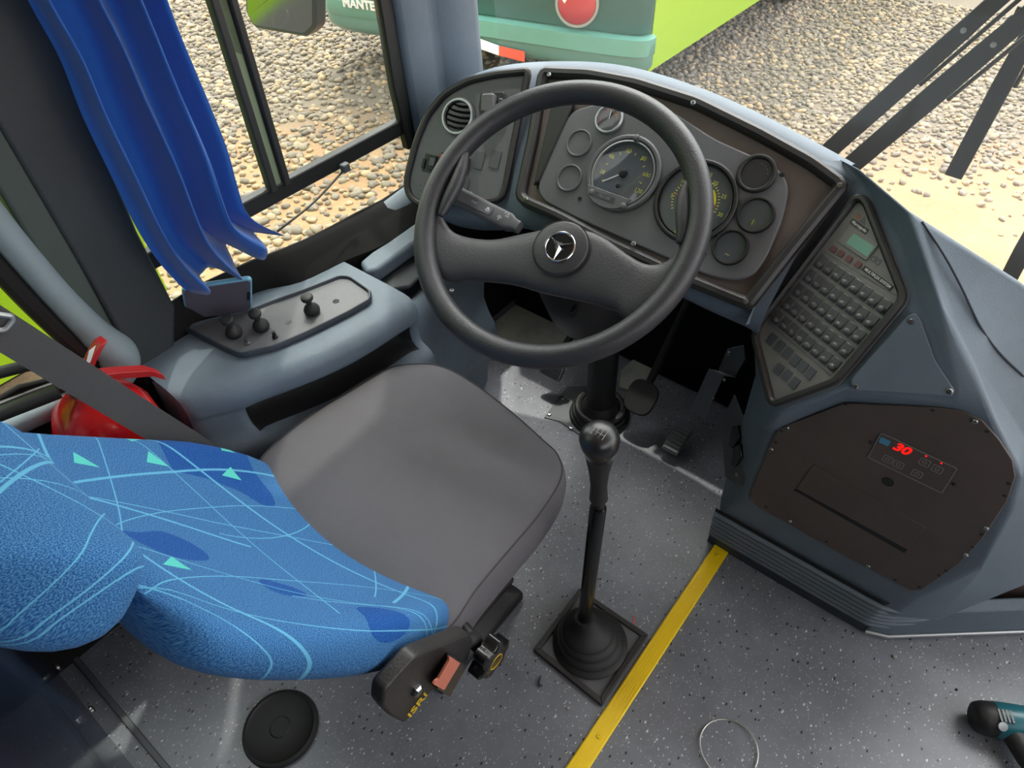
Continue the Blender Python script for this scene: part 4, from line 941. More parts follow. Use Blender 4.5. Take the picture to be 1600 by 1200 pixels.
# ================================================================== SEAT
seat = empty('driver_seat', (-.575, .35, 0)); tag(seat, 'driver seat with grey cushion, blue patterned backrest and headrest', 'seat')
out = [(872, 712), (877, 748), (842, 806), (800, 856), (745, 922), (700, 985), (640, 1010), (560, 960), (470, 870), (412, 800), (398, 752), (412, 712), (470, 662), (540, 614), (598, 580), (640, 570), (688, 573), (740, 600), (800, 645), (848, 688)]
base = spline([onz(x, y, .452) for x, y in out], 5, closed=True); cen = sum(base, V()) / len(base)
def ringz(sc_, z, add=0.): return [V((cen.x + (p.x - cen.x) * sc_ + (p - cen).normalized().x * add, cen.y + (p.y - cen.y) * sc_ + (p - cen).normalized().y * add, z)) for p in base]
b = MB(); b.rings([ringz(.90, .345), ringz(.97, .352), ringz(1, .375, .004), ringz(1, .415, .008), ringz(1, .44, .005), ringz(1, .452, 0), ringz(.985, .4555, 0), ringz(.94, .461), ringz(.82, .467), ringz(.6, .470), ringz(.3, .470), ringz(.05, .469)])
b.go('cushion', 'cushion', seat, ang=80)
b = MB(); b.tube([p + V((0, 0, .0012)) for p in ringz(1, .4525)], .0011, 5, closed=True); b.go('seam', 'thread', seat)
b = MB(); b.rings([[V((x, y, z)) for x, y in ((-.74, .32), (-.45, .32), (-.45, .56), (-.74, .56))] for z in (.20, .345)]); b.go('seat_frame', 'black', seat, bevel=.01)
b = MB(); b.rings([[V((-.58 + x * k, .42 + y * k, z)) for x, y in ((-1, -1), (1, -1), (1, 1), (-1, 1))] for z, k in ((0.0, .13), (.03, .13), (.05, .10), (.09, .12), (.12, .10), (.16, .12), (.20, .11))]); b.go('suspension_bellows', 'rubber', seat, bevel=.006)
# backrest in its own frame
rc = math.radians(35); B0 = V((-.58, .27, .46)); BD = V((0, -sin(rc), cos(rc))); BN = V((0, cos(rc), sin(rc)))
def padshape(name, prof, m, par, nx=22):
    """prof rows: (s, half width, front bulge centre, wing bulge, back depth)"""
    rows = []; uvs = []
    for s_, hw, fc, fw, bd, n0 in prof:
        r = []; q = []
        for i in range(nx + 1):                                   # front, left to right
            t = -1 + 2 * i / nx; x = hw * sin(t * pi / 2) ; ed = abs(sin(t * pi / 2))
            h = fc + (fw - fc) * ed ** 2.0; h = h * (1 - max(0, ed - .80) / .2 * .0) 
            k = math.sqrt(max(0, 1 - max(0, (ed - .86) / .14) ** 2)); r.append((x, h * k + (1 - k) * (-bd * .25))); q.append((x + (1 if x > 0 else -1) * (1 - k) * .04, s_))
        for i in range(1, nx):                                    # back, right to left
            t = 1 - 2 * i / nx; x = hw * sin(t * pi / 2); ed = abs(sin(t * pi / 2)); k = math.sqrt(max(0, 1 - ed ** 4)); r.append((x, -bd * .25 - bd * .75 * k)); q.append(((1 if x > 0 else -1) * (hw * 2 - abs(x)) + .04, s_))
        rows.append([B0 + V((x, 0, 0)) + BD * s_ + BN * (h + n0) for x, h in r]); uvs.append(q)
    b = MB(); b.rings(rows, cap=False)
    for e_, fl in ((0, True), (-1, False)):
        ring = rows[e_]; c = sum(ring, V()) / len(ring); off = BD * (-.018 if e_ == 0 else .018)
    bmv = b.b.verts[:]
    uvl = b.b.loops.layers.uv.new('UVMap'); idx = {v: uvs[i // (2 * nx)][i % (2 * nx)] for i, v in enumerate(bmv)}
    L = 2 * nx
    capf = [b.b.faces.new([bmv[j] for j in range(L)][::-1]), b.b.faces.new([bmv[(len(rows) - 1) * L + j] for j in range(L)])]
    for f in b.b.faces:
        for lo in f.loops: lo[uvl].uv = idx[lo.vert]
    return b.go(name, m, par, sub=1, ang=180)
B0 = V((-.598, .27, .46))
padshape('backrest', [(-.075, .13, .0, .0, .03, 0), (-.07, .18, .005, .005, .05, 0), (-.05, .212, .005, .02, .065, 0), (-.01, .238, -.005, .034, .078, 0), (.05, .248, -.012, .040, .084, 0), (.13, .254, -.018, .040, .088, 0), (.20, .250, -.02, .026, .088, 0), (.27, .240, -.015, .018, .085, 0), (.33, .230, -.010, .012, .08, 0), (.38, .218, -.004, .008, .07, 0), (.41, .205, -.002, .014, .06, 0), (.425, .17, -.01, .0, .045, 0), (.43, .12, -.014, -.01, .03, 0)], 'seat_fabric', seat)
padshape('headrest', [(.432, .08, .012, .012, .03, 0), (.437, .115, .026, .026, .045, 0), (.450, .142, .038, .038, .062, 0), (.478, .152, .044, .042, .075, 0), (.51, .148, .042, .040, .076, 0), (.545, .130, .034, .032, .07, 0), (.575, .105, .014, .014, .055, 0), (.59, .075, .0, .0, .04, 0)], 'seat_fabric', seat)
# right-hand recliner bracket
Z9 = lambda x, y: (360 + x * .3, 900 + y * .3)
KX = -.318
def kx(x, y, o=0.): return onx(*Z9(x, y), KX + o)
b = MB(); b.prism(roundpoly([kx(*p) for p in ((1240, 300), (1000, 400), (960, 420), (800, 600), (790, 680), (830, 730), (910, 770), (1040, 610), (1240, 440), (1270, 330))], .008), (-.022, 0, 0)); br_ = b.go('recliner_bracket', 'black_frame', seat, bevel=.004, seg=3)
PX = Plane(V((KX, 0, 0)), pi / 2, pi / 2); PX.n = V((1, 0, 0)); 
ta, tb_ = kx(920, 745, .001), kx(1030, 600, .001); tu = (tb_ - ta).normalized()
class TP: pass
tpn = TP(); tpn.u = tu; tpn.n = V((1, 0, 0)); tpn.v = tpn.n.cross(tu); tpn.mat = lambda o: Matrix.Translation(o) @ Matrix((tpn.u, tpn.v, tpn.n)).transposed().to_4x4()
text('lettering', 'ISRI', (tb_ - ta).length * .56, tpn, ta.lerp(tb_, .5), 'isri_yellow', br_, 0, bold=.00035, sx=1.0)
b = MB(); b.lathe([(.009, 0), (.009, .004), (.006, .007), (0, .008)], kx(965, 590, 0), (1, 0, 0), 6); b.go('bolt', 'steel', br_, smooth=False)
b = MB(); b.prism(roundpoly([kx(*p, .001) for p in ((1125, 395), (1200, 440), (1110, 600), (1040, 560))], .002), (.012, 0, 0)); bk_ = b.go('belt_buckle', 'black_satin', seat, bevel=.002)
b = MB(); b.prism(roundpoly([kx(*p, .013) for p in ((1130, 410), (1188, 448), (1105, 588), (1048, 556), (1062, 538), (1075, 530), (1130, 435))], .001), (.003, 0, 0)); b.go('release_button', 'buckle_red', bk_, bevel=.001)
b = MB(); ko = kx(1300, 380, .0); pts = []
for hz, kr in ((0, .7), (.003, 1), (.022, 1), (.026, .8)):
    pts.append([ko + V((.004 + hz, 0, 0)) + (V((0, 1, 0)) * cos(a) + V((0, 0, 1)) * sin(a)) * (.031 + .0045 * cos(a * 6)) * kr for a in [2 * pi * k / 48 for k in range(48)]])
b.rings(pts); kn_ = b.go('adjuster_knob', 'black_gloss', seat, ang=50)
b = MB(); b.lathe([(.013, 0), (.013, .001), (.012, .001), (.012, 0)], ko + V((.030, 0, 0)), (1, 0, 0), 28, cap=False); b.go('knob_ring', 'isri_yellow', kn_)
b = MB(); b.tube([ko + V((-.05, .01, .0)), ko + V((.005, 0, 0))], .011, 14); b.tube([kx(1150, 360, -.02), kx(1280, 330, -.01)], .012, 12); b.go('knob_shaft', 'black', seat)
b = MB(); b.tube([onz(*p, .40) for p in ((395, 742), (390, 760), (400, 775))], .006, 8); b.go('side_lever', 'plate_grey', seat)

# seat belt
bp0, bp1 = onx(2, 515, -.93), onx(300, 700, -.86)
dpt = (bp1 - bp0).normalized(); wv = dpt.cross(V((1, .2, .1))).normalized() * .0245
rows_ = []
sb = empty('seat_belt', bp1); tag(sb, 'dark grey seat belt webbing crossing in front of the red extinguisher', 'seat belt')
b = MB(); P_ = [bp0 + dpt * -.12, bp0, bp0.lerp(bp1, .35) + V((.004, 0, 0)), bp0.lerp(bp1, .7) + V((.004, 0, 0)), bp1, bp1 + dpt * .15]
b.rings([[p - wv, p + wv, p + wv + V((-.0018, 0, 0)), p - wv + V((-.0018, 0, 0))] for p in P_]); b.go('webbing', 'strap', sb)
b = MB(); rr_ = [onx(*p, -.926) for p in ((-25, 488), (18, 494), (20, 500), (8, 516), (-30, 516))]; b.tube(roundpoly(rr_, .006, 4), .0035, 8, closed=True); b.go('belt_guide', 'silver', sb)

# ================================================================== FIRE EXTINGUISHER
EX = V((-1.008, .158, 0)); ex = empty('fire_extinguisher', EX)
tag(ex, 'red fire extinguisher with red squeeze handles standing behind the seat belt', 'fire extinguisher')
b = MB(); b.lathe([(.076, .0), (.080, .01), (.080, .53), (.077, .565), (.064, .595), (.040, .616), (.024, .626), (.020, .634)], EX, (0, 0, 1), 36); b.go('cylinder', 'red', ex, ang=60)
b = MB(); b.lathe([(.020, .630), (.022, .636), (.022, .650), (.014, .656), (.014, .668), (0, .669)], EX, (0, 0, 1), 20); b.go('valve', 'steel', ex)
vt_ = EX + V((0, 0, .665))
h1 = [onx(*p, EX.x + .01) for p in ((128, 588), (150, 584), (180, 580), (230, 577), (250, 583))]
def chan(pts, w_, m, name):
    b = MB(); R_ = []
    for p in pts: R_.append([p + V((w_, 0, -.010)), p + V((w_, 0, .003)), p + V((-w_, 0, .003)), p + V((-w_, 0, -.010)), p + V((-w_ + .003, 0, -.010)), p + V((-w_ + .003, 0, 0)), p + V((w_ - .003, 0, 0)), p + V((w_ - .003, 0, -.010))])
    b.rings(R_); return b.go(name, m, ex, bevel=.0006)
chan(h1, .012, 'red_handle', 'carry_handle')
h2 = [onx(*p, EX.x + .01) for p in ((132, 582), (138, 565), (148, 545), (156, 532))]
b = MB(); R_ = [[p + V((.011, -.004, 0)), p + V((.011, .008, 0)), p + V((-.011, .008, 0)), p + V((-.011, -.004, 0))] for p in h2]; b.rings(R_); b.go('squeeze_lever', 'red_handle', ex, bevel=.002)
b = MB(); lb_ = [onx(*p, EX.x + .024) for p in ((133, 572), (139, 548), (149, 540), (141, 565))]; b.prism(lb_, (.001, 0, 0)); b.go('lever_label', 'white_ink', ex)
b = MB(); hz = [vt_ + V((.0, -.01, -.02)), onx(122, 566, EX.x), onx(92, 562, EX.x - .01)]; b.tube(hz, .011, 12); b.go('hose_fitting', 'silver', ex)
b = MB(); b.tube(spline([onx(95, 562, EX.x - .01), onx(40, 572, EX.x - .03), onx(-30, 590, EX.x - .04)], 6), .009, 12); b.tube(spline([onx(92, 612, EX.x), onx(50, 628, EX.x - .01), onx(-20, 655, EX.x - .02)], 6), .011, 12); b.go('hose', 'rubber', ex)

# ================================================================== GEAR LEVER
GX = V((-.280, .553, 0)); gl = empty('gear_lever', GX); tag(gl, 'tall black gear lever with shift-pattern knob rising from a square floor boot', 'gear lever')
q = [onz(*p, 0) for p in ((905, 922), (1012, 995), (940, 1105), (833, 1018))]
b = MB(); b.prism(q, (0, 0, .006)); b.go('base_plate', 'panel_grey', gl, bevel=.001)
b = frame_ring(resample(q + [q[0]], 41)[:-1], V((0, 0, 1)), .011, .007, .006) if False else None
for i in range(4):
    p, r = q[i], q[(i + 1) % 4]; c = sum(q, V()) / 4; p2 = p + (c - p).normalized() * .016; r2 = r + (c - r).normalized() * .016
    b = MB(); b.prism([p, r, r2, p2], (0, 0, .011)); b.go('edge_strip', 'black_frame', gl, bevel=.0015)
gc = sum(q, V()) / 4 + V((0, 0, .006)); tp_ = ony(937, 685, .553 + .0)
kb0 = ony(935, 800, .553)
prof = []
for r, h in ((.074, 0), (.076, .006), (.070, .012), (.064, .013), (.068, .018), (.064, .026), (.056, .028), (.059, .034), (.055, .042), (.047, .044), (.050, .050), (.044, .058), (.034, .062), (.028, .072), (.022, .080), (.019, .092)):
    f_ = h / .092; cc_ = gc + V((-.020 * f_, 0, h)); prof.append([cc_ + V((cos(a) * r, sin(a) * r, 0)) for a in [2 * pi * k / 40 for k in range(40)]])
b = MB(); b.rings(prof); b.go('boot', 'rubber', gl, ang=50)
dir_ = (kb0 - (gc + V((-.02, 0, .06)))).normalized(); s0 = gc + V((-.02, 0, .06)); s1 = ony(935, 790, .553); s2 = ony(936, 735, .553); s3 = ony(937, 716, .553)
b = MB(); b.tube([s0, s1 + (s0 - s1).normalized() * .006, s1], [.0135, .0135, .010], 20); b.go('lever_rod', 'black_gloss', gl)
b = MB(); b.tube([s1, s1.lerp(s2, .2)], .0085, 16); b.go('rod_neck', 'black', gl)
b = MB(); b.tube([s1.lerp(s2, .18), s1.lerp(s2, .22), s1.lerp(s2, .6), s2, s3, s3 + (s3 - s2).normalized() * .01], [.013, .0145, .0125, .0155, .020, .022], 24); b.go('knob_sleeve', 'rubber', gl, ang=60)
kd = V((-.05, -.12, 1)).normalized(); kc = ony(937, 690, .545)
rr_ = []
for h, a_, c_ in ((-.030, .015, .017), (-.022, .020, .022), (-.008, .0265, .027), (.006, .0285, .029), (.016, .026, .027), (.023, .019, .020), (.0265, .010, .011), (.0275, .001, .001)):
    rr_.append([kc + kd * h + V((cos(a) * a_, sin(a) * c_, -.12 * -sin(a) * c_ * .5)) for a in [2 * pi * k / 32 for k in range(32)]])
b = MB(); b.rings(rr_); kb_ = b.go('knob', 'black_satin', gl, ang=80)
class GP: pass
gp = GP(); gp.n = (CAM - kc).normalized() * .35 + kd * .8; gp.n.normalize(); gp.u = V((1, 0, 0)) - gp.n * gp.n.x; gp.u.normalize(); gp.v = gp.n.cross(gp.u)
e = kc + gp.n * .0275; b = MB()
for x in (-.009, -.003, .003, .009): b.prism([e + gp.u * xx + gp.v * yy for xx, yy in ((x - .0005, -.007), (x + .0005, -.007), (x + .0005, .007), (x - .0005, .007))], gp.n * .0006)
b.prism([e + gp.u * xx + gp.v * yy for xx, yy in ((-.009, -.0005), (.009, -.0005), (.009, .0005), (-.009, .0005))], gp.n * .0006); b.go('shift_pattern', 'grey_ink', kb_, smooth=False)

# ================================================================== THINGS ON THE FLOOR
b = MB(); b.prism([V((-.187, -.12, 0)), V((-.152, -.12, 0)), V((-.152, .93, 0)), V((-.187, .93, 0))], (0, 0, .005))
ys = empty('floor_strip', (-.17, .54, 0)); tag(ys, 'yellow painted ribbed metal strip dividing the driver area from the aisle floor', 'floor strip'); b.go('strip', 'yellow_paint', ys, bevel=.002)
for k in range(6):
    x = -.183 + k * .0054; b = MB(); b.box((x, .405, .0052), (.0009, .520, .0009)); b.go('rib', 'yellow_paint', ys, smooth=False)
for y in (.895, .415): screw(V((-.168, y, .005)), V((0, 0, 1)), .0055, ys, 'yellow_paint')
b = MB(); b.lathe([(.070, 0), (.072, .004), (.070, .010), (.064, .012), (.060, .008), (.02, .0075), (.018, .010), (0, .010)], V((-.655, .055, 0)), (0, 0, 1), 40); tag(b.go('floor_cap', 'rubber', ang=50), 'round black rubber access cap on the floor behind the driver seat', 'floor cap')
b = MB(); b.tube([V((.031 + cos(a) * .052, .545 + sin(a) * .052, .003 + .003 * sin(a * 2))) for a in [2 * pi * k / 64 for k in range(62)]], .0016, 8); tag(b.go('wire_ring', 'wire', ang=80), 'loop of pale wire lying on the aisle floor right of the yellow strip', 'wire loop')
def chip(name, c, r, m, label, seed):
    rn = random.Random(seed); o = onz(*c, 0); bb = bmesh.new(); bmesh.ops.create_icosphere(bb, subdivisions=1, radius=r)
    for v in bb.verts: v.co = V((v.co.x * rn.uniform(.7, 1.3), v.co.y * rn.uniform(.7, 1.3), v.co.z * .6)); 
    mz = min(v.co.z for v in bb.verts)
    for v in bb.verts: v.co += V((o.x, o.y, -mz))
    x = MB(); x.b.free(); x.b = bb; tag(x.go(name, m, smooth=False), label, 'pebble')
chip('pebble', (887, 1107), .004, 'pebble', 'small round tan pebble on the floor below the gear lever base', 1)
chip('pebble', (1398, 1027), .005, 'pebble', 'pale grey stone chip on the aisle floor below the ribbed grille', 2)
chip('pebble', (1494, 1078), .0028, 'black', 'tiny dark crumb on the aisle floor left of the power tool', 3)
o = onz(843, 1068, .0); b = MB(); b.tube([o + V((-.004, .010, .014)), o + V((0, 0, .004)), o + V((.006, -.004, .004))], [.0018, .004, .005], 6); tag(b.go('plastic_scrap', 'plate_grey', smooth=False), 'small black and grey plastic scrap left of the gear lever base', 'scrap')

o = onz(988, 962, .002); b = MB(); b.tube(spline([o, o + V((.010, -.008, .006)), o + V((.012, -.020, .002)), o + V((.022, -.024, .001))], 5), .0011, 6); tag(b.go('wire_offcut', 'reflector_red', ang=80), 'short red wire offcut between gear lever base and yellow strip', 'wire')
# cordless tool
dr = empty('power_drill', onz(1570, 1130, 0)); tag(dr, 'black and teal power drill lying on the aisle floor', 'power tool')
d0_, d1_ = onz(1540, 1122, .035), onz(1720, 1150, .035); da = (d1_ - d0_).normalized(); dv = V((0, 0, 1)).cross(da)
def ringd(t, r, k=1.0): c = d0_ + da * t; return [c + dv * cos(a) * r + V((0, 0, 1)) * sin(a) * r * k for a in [2 * pi * q_ / 24 for q_ in range(24)]]
b = MB(); b.rings([ringd(-.022, .020), ringd(-.018, .026), ringd(-.005, .030), ringd(.012, .031)]); b.go('end_cap', 'black', dr, ang=60)
b = MB(); b.rings([ringd(.012, .030), ringd(.016, .032), ringd(.10, .032), ringd(.13, .028)]); b.go('housing', 'tool_teal', dr, ang=60)
for k in range(4):
    b = MB(); c = d0_ + da * (.010 + k * .0065) + dv * -.004 + V((0, 0, .0308)); b.box(c + dv * .0, (.0018, .011, .0015), Matrix((da, dv, V((0, 0, 1)))).transposed()); b.go('vent_slot', 'black_gloss', dr)
b = MB(); b.lathe([(.008, 0), (.008, .003), (0, .0035)], d0_ + da * .012 - dv * .020 + V((0, 0, .024)), V((0, 0, 1)) * .8 - dv * .6, 20); bc = b.go('brush_cap', 'silver', dr)
hb0 = d0_ + da * .040 - dv * .02
b = MB(); b.tube([hb0, hb0 + (-dv * .04 + da * .015), hb0 + (-dv * .085 + da * .035), hb0 + (-dv * .12 + da * .05)], [.020, .021, .018, .021], 18); b.go('handle', 'black', dr, ang=70)

# ================================================================== OUTSIDE
GZ = -.95
b = MB(); b.box((0, 6, GZ - .05), (30, 30, .05)); struct(b.go('ground', 'ground_sand'))
def icos():
    bb = bmesh.new(); bmesh.ops.create_icosphere(bb, subdivisions=1, radius=1); vs = np.array([v.co[:] for v in bb.verts]); fs = np.array([[v.index for v in f.verts] for f in bb.faces]); bb.free(); return vs, fs
def gravel():
    rs = np.random.RandomState(3); vs, fs = icos(); nv, nf = len(vs), len(fs)
    pts = []
    def add(x0, x1, y0, y1, step, prob, smin, smax):
        xs = np.arange(x0, x1, step); ys = np.arange(y0, y1, step); X, Y = np.meshgrid(xs, ys); X = X.ravel() + rs.uniform(-.5, .5, X.size) * step; Y = Y.ravel() + rs.uniform(-.5, .5, Y.size) * step
        keep = rs.uniform(size=X.size) < prob(X, Y); X, Y = X[keep], Y[keep]
        for x, y in zip(X, Y): pts.append((x, y, rs.uniform(smin, smax)))
    def wob(X, Y): return .35 * np.sin(X * 2.1 + 1) * np.cos(Y * 1.7) + .2 * np.sin(X * 5 + Y * 3)
    add(-8.5, -2.0, .6, 5.2, .048, lambda X, Y: np.clip(.80 + .6 * (np.abs(X + 3.9) - .9) + wob(X, Y) * .8, .62, .99), .020, .046)
    add(-3.0, 3.2, 2.6, 8.2, .044, lambda X, Y: np.clip(.10 + .75 * ((Y - 4.15) - .55 * (X + 1.0) + wob(X, Y) * .5), .03, .99), .016, .038)
    P = np.array(pts); n = len(P); var = []
    for k in range(12):
        v = vs * (1 + rs.uniform(-.12, .12, (nv, 1)))
        for _ in range(9):
            nn_ = rs.normal(size=3); nn_ /= np.linalg.norm(nn_); dd = v @ nn_; lim = rs.uniform(.45, .75); v = v - np.outer(np.maximum(dd - lim, 0), nn_)
        v = v * rs.uniform(.8, 1.45, 3); v[:, 2] *= .62; var.append(v)
    var = np.array(var); vi = rs.randint(0, 12, n); ang = rs.uniform(0, 6.28, n); c, s_ = np.cos(ang), np.sin(ang)
    base_ = var[vi] * P[:, 2][:, None, None]; x = base_[:, :, 0] * c[:, None] - base_[:, :, 1] * s_[:, None]; y = base_[:, :, 0] * s_[:, None] + base_[:, :, 1] * c[:, None]
    tilt = rs.uniform(-.35, .35, n)[:, None]; z = base_[:, :, 2] + x * tilt
    co_ = np.stack([x + P[:, 0][:, None], y + P[:, 1][:, None], z + GZ + P[:, 2][:, None] * .15], -1).reshape(-1, 3)
    F_ = (fs[None] + (np.arange(n) * nv)[:, None, None]).reshape(-1, 3)
    me = bpy.data.meshes.new('gravel'); me.vertices.add(len(co_)); me.vertices.foreach_set('co', co_.astype(np.float32).ravel())
    me.loops.add(F_.size); me.loops.foreach_set('vertex_index', F_.astype(np.int32).ravel()); me.polygons.add(len(F_)); me.polygons.foreach_set('loop_start', np.arange(0, F_.size, 3, dtype=np.int32))
    me.update(calc_edges=True); at = me.attributes.new('tone', 'FLOAT', 'POINT'); at.data.foreach_set('value', np.repeat(rs.uniform(0, 1, n), nv).astype(np.float32))
    me.validate(); o = link('gravel', me, 'gravel_stone', smooth=False); tag(o, 'crushed grey and tan gravel stones covering the sandy yard outside', 'gravel', kind='stuff')
gravel()

# bus ahead on the left, seen from behind
ba = empty('parked_bus', (-3.7, 6, GZ)); tag(ba, 'teal and lime bus parked ahead on the left, its rear bumper and red lamp showing', 'bus')
plan = [(-5.15, 4.6), (-5.10, 4.05), (-4.9, 3.82), (-4.2, 3.98), (-3.4, 4.16), (-2.85, 4.28), (-2.52, 4.37), (-2.42, 4.43), (-2.40, 4.52)]
pls = spline([V((x, y, 0)) for x, y in plan], 5)
def at(p, z, off=0.):
    k = 0. if z < .0 else (z * .05); c = V((-3.75, 5.6, 0)); d = (c - p).normalized(); return V((p.x, p.y, z)) + d * (k - off)
def onbus(px_, py_, lift=.0):
    """meet the rear skin: walk the plan segments"""
    d = ray(px_, py_); best = None
    for i in range(len(pls) - 1):
        a, c = pls[i], pls[i + 1]; e_ = c - a; n_ = V((e_.y, -e_.x, 0)).normalized(); t = (a - CAM).dot(n_) / d.dot(n_) if abs(d.dot(n_)) > 1e-6 else -1
        p = CAM + d * t; s_ = (p - V((a.x, a.y, p.z))).dot(e_) / e_.length_squared
        if t > 0 and -.02 <= s_ <= 1.02 and (best is None or t < best[0]): best = (t, p, n_ if n_.y < 0 else -n_)
    t, p, n_ = best; return p + n_ * (.045 + lift), n_
zt_, zb_ = onbus(790, 31)[0].z, onbus(790, 60)[0].z
b = MB(); b.grid([[at(p, z, o_) for p in pls] for z, o_ in ((-.60, -.10), (-.62, -.03), (-.60, 0), (-.56, .03), (zb_ - .02, .03), (zb_, .03))]); b.go('rear_bumper', 'teal', ba, ang=60)
b = MB(); b.grid([[at(p, z, o_) for p in pls] for z, o_ in ((zb_, .03), (zb_ + .01, .05), (zt_ - .01, .05), (zt_, .0), (zt_ + .005, -.02))]); b.go('bumper_top', 'teal_light', ba, ang=60)
b = MB(); b.grid([[at(p, z, o_) for p in pls] for z, o_ in ((zt_ + .005, -.02), (zt_ + .02, .0), (.25, -.0), (.62, -.03), (1.6, -.08), (2.2, -.2))]); b.go('rear_panel', 'teal_dark', ba, ang=60)
b = MB(); b.prism([V((-2.40, 4.50, -.62)), V((-2.40, 11, -.62)), V((-2.40, 11, 2.2)), V((-2.40, 4.50, 2.2))], (-.03, 0, 0)); b.go('side_panel', 'lime', ba)
b = MB(); b.prism([V((-2.43, 4.9, -.60)), V((-5.1, 4.5, -.60)), V((-5.1, 11, -.60)), V((-2.43, 11, -.60))], (0, 0, .03)); b.prism([V((-2.43, 4.9, 2.2)), V((-5.1, 4.5, 2.2)), V((-5.1, 11, 2.2)), V((-2.43, 11, 2.2))], (0, 0, .03)); b.prism([V((-5.13, 4.5, -.62)), V((-5.13, 11, -.62)), V((-5.13, 11, 2.2)), V((-5.13, 4.5, 2.2))], (.03, 0, 0)); b.go('underbody', 'tyre', ba)
for x in (-2.62, -4.95):
    b = MB(); b.lathe([(.50, -.13), (.52, -.1), (.52, .1), (.50, .13), (.3, .13), (.28, .06), (0, .06)], V((x, 7.6, GZ + .52)), (1, 0, 0), 32); b.go('wheel', 'tyre', ba)
Z2 = lambda x, y: (360 + x * .3, y * .3)
def decal(l, m, name, par, th=.004):
    pp = [onbus(*p) for p in l]; b = MB(); b.prism([p for p, n_ in pp], sum((n_ for p, n_ in pp), V()).normalized() * th); return b.go(name, m, par, smooth=False)
decal([(741, 52), (784, 68), (784, 83), (741, 68)], 'lamp_white', 'reflector_strip', ba)
rs_ = decal([(784, 68), (824, 77), (824, 93), (784, 83)], 'reflector_red', 'reflector_strip', ba)
lp, ln = onbus(904, 4); b = MB(); b.lathe([(.13, -.02), (.13, .01), (.11, .03), (.05, .045), (0, .048)], lp - ln * .02, ln + V((.2, 0, 0)), 28); tl = b.go('tail_lamp', 'lamp_red', ba)
b = MB(); b.lathe([(.150, -.02), (.150, .012), (.132, .012), (.130, -.01)], lp - ln * .02, ln + V((.2, 0, 0)), 28, cap=False); b.go('lamp_bezel', 'silver', tl)
b = MB(); b.lathe([(.085, .0), (.07, .025), (0, .03)], lp + ln * .005 + V((-.03, 0, .06)), ln + V((.2, 0, 0)), 24); b.go('lamp_lens', 'lamp_white', tl)
tp0, n0_ = onbus(540, -1); tp1, _ = onbus(612, 16)
tt = TP(); tt.u = (tp1 - tp0).normalized(); tt.u.z = 0; tt.u.normalize(); tt.v = V((0, 0, 1)); tt.n = tt.u.cross(tt.v); tt.mat = lambda o: Matrix.Translation(o) @ Matrix((tt.u, tt.v, tt.n)).transposed().to_4x4()
text('lettering', 'MANTENHA DISTÂNCIA', .088, tt, onbus(543, 0, .02)[0] - V((0, 0, .0)), 'lamp_white', ba, 0, ext=.004, align='LEFT', bold=.003)

# bus alongside on the left
bb_ = empty('parked_bus', (-3.3, -3, GZ)); tag(bb_, 'lime green bus with darker green band parked close alongside, seen through the rear side window', 'bus')
BX = -2.2
b = MB(); b.prism([V((BX, y, z)) for y, z in ((-6, -.10), (.745, -.10), (.745, .45), (.735, 2.2), (-6, 2.2))], (-.04, 0, 0)); b.go('side_panel', 'lime_bright', bb_)
def sd(l, m, name, th=.003): b = MB(); b.prism([onx(x, y, BX + .001) for x, y in l], (th, 0, 0)); return b.go(name, m, bb_, smooth=False)
sd([(-200, 620), (0, 430), (62, 366), (60, 352), (0, 352), (-200, 380)], 'green', 'colour_band')
sd([(-200, 330), (0, 300), (52, 318), (62, 352), (0, 366), (-200, 385)], 'teal_light', 'colour_band')
sd([(-300, 200), (0, 180), (50, 200), (52, 318), (0, 300), (-300, 320)], 'silver', 'window_band')
b = MB(); b.prism([V((BX - .04, .70, -.6)), V((-4.7, .70, -.6)), V((-4.7, .70, 2.2)), V((BX - .04, .70, 2.2))], (0, .045, 0)); b.go('front_panel', 'lime', bb_)
b = MB(); b.box((-3.45, -2.7, 2.22), (1.25, 3.4, .03)); b.go('roof', 'lime', bb_)
for y in (-.9, -4.5):
    b = MB(); b.lathe([(.50, -.13), (.52, -.1), (.52, .1), (.50, .13), (.3, .13), (.28, .06), (0, .06)], V((BX - .2, y, GZ + .52)), (1, 0, 0), 32); b.go('wheel', 'tyre', bb_)
b = MB(); b.box((-3.45, -2.7, -.12), (1.2, 3.3, .02)); b.go('underbody', 'tyre', bb_)

# sticker print on the rear side window pane
b = MB()
wp = TP(); pw_ = Plane(V((XL - .018, 0, 0)), pi / 2, 0)
def w2(px_, py_): return onx(px_, py_, XL - .017)
su = (w2(118, 470) - w2(85, 478)).normalized(); st_ = TP(); st_.n = V((1, 0, 0)); st_.u = V((0, 1, 0)); st_.v = V((0, 0, 1)); st_.mat = lambda o: Matrix.Translation(o) @ Matrix((st_.u, st_.v, st_.n)).transposed().to_4x4()
w2o = bpy.data.objects['window_2']
b.lathe([(.0028, 0), (.0028, .0003), (0, .0003)], w2(108, 463), (1, 0, 0), 12); b.lathe([(.003, 0), (.003, .0003), (0, .0003)], w2(108, 470), (1, 0, 0), 12); b.go('sticker_dots', 'black', w2o)
for c_, s_, z_ in (((97, 469), 'laminado', .006), ((100, 478), 'marcopolo', .0055), ((101, 484), 'E 13  43R', .0045), ((106, 492), '00387', .004), ((110, 498), 'DOT 417', .0035)): text('sticker_text', s_, z_, st_, w2(*c_), 'black', w2o)

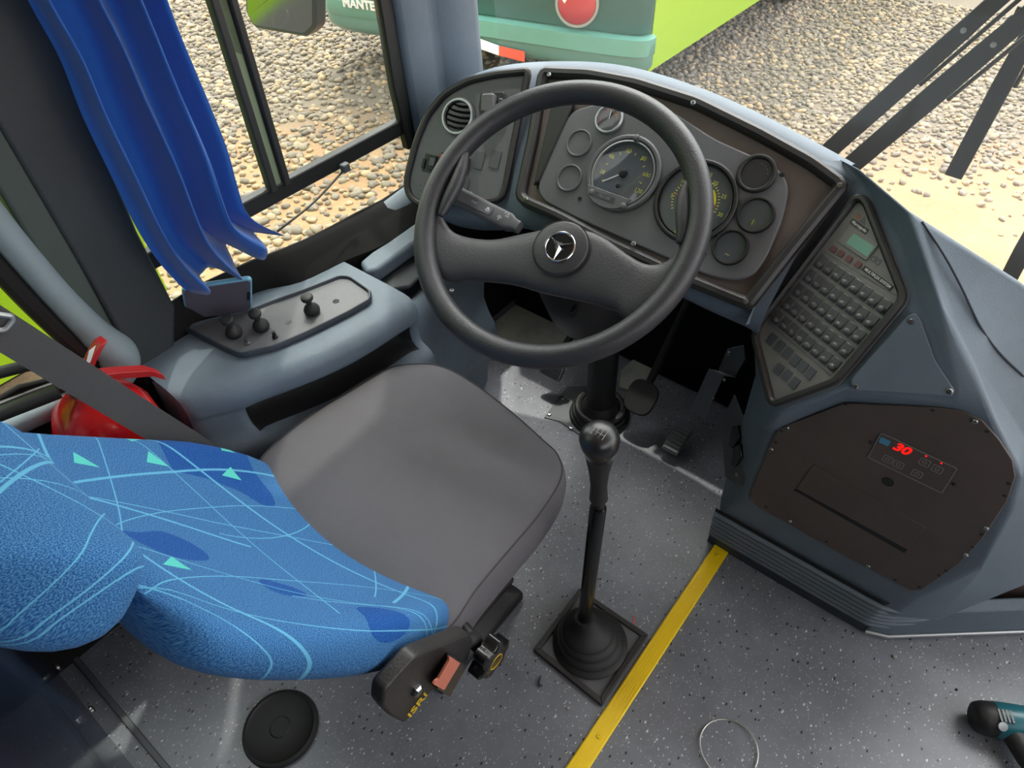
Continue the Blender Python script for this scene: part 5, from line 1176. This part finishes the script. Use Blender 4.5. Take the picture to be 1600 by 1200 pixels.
# outside mirror
my = onx(440, 20, -1.42).y
mr = empty('side_mirror', ony(440, 30, my)); tag(mr, 'rounded rectangular outside mirror with dark rim beyond the driver window', 'mirror')
mq = [ony(*p, my) for p in ((398, 44), (478, 58), (493, 44), (492, -60), (380, -80), (384, 20))]
mq = roundpoly(mq, .012, 4); b = MB(); b.prism(mq, (0, .03, 0)); b.go('housing', 'plate_grey', mr, bevel=.004)
mi = offpoly(mq, V((0, -1, 0)), .008); b = MB(); b.prism([p + V((0, -.0005, 0)) for p in mi], (0, -.001, 0)); b.go('mirror_glass', 'chrome', mr)
b = MB(); b.tube([ony(440, -60, my) + V((0, .02, 0)), V((-1.25, my + .2, 1.7)), V((-1.12, 1.2, 1.75))], .014, 10); b.go('mirror_arm', 'black', mr)

# wipers on the outside of the screen
def wiper(px0, px1, ext, wdt, label, y0, curl=False):
    a = ony(*px0, y0); c = ony(*px1, y0 - .03); d_ = (c - a).normalized(); c2 = c + d_ * ext; q_ = d_.cross(V((0, 1, 0))).normalized()
    o = empty('windscreen_wiper', a); tag(o, label, 'wiper', )
    b = MB(); R_ = []
    for t in (0, .3, .5, .75, 1): p = a.lerp(c2, t); k = 1 if t < .5 else .8; R_.append([p + q_ * wdt * k, p + q_ * wdt * k + V((0, -.008, 0)), p - q_ * wdt * k + V((0, -.008, 0)), p - q_ * wdt * k])
    b.rings(R_); b.go('wiper_arm', 'black', o, bevel=.002)
    b = MB(); p = a.lerp(c2, .45); b.lathe([(.005, 0), (.005, .004), (0, .005)], p + V((0, -.008, 0)), (0, -1, 0), 10); b.go('rivet', 'steel', o)
    b = MB(); b.tube([a.lerp(c2, .3) - q_ * wdt * 1.2, a.lerp(c2, .75) - q_ * wdt * 1.3], .004, 6); b.go('wiper_blade', 'rubber', o)
    return o
wiper((1290, 240), (1560, -2), .35, .0185, 'upper dark wiper arm slanting up from behind the gauge hood', 1.50)
o = wiper((1325, 262), (1612, 18), .35, .0200, 'lower dark wiper arm with hooked hose slanting up behind the dashboard', 1.50)
b = MB(); b.tube(spline([ony(*p, 1.47) for p in ((1568, 62), (1570, 40), (1582, 26), (1590, 30), (1588, 22), (1594, 10))], 5), .0035, 8); b.go('washer_hose', 'rubber', o)
wiper((1490, 275), (1600, 70), .4, .0170, 'separate wiper blade whose tip ends above the sandy ground', 1.60)
wiper((1560, 465), (1602, 385), .3, .0150, 'wiper arm at the right edge behind the dashboard shoulder', 1.45)
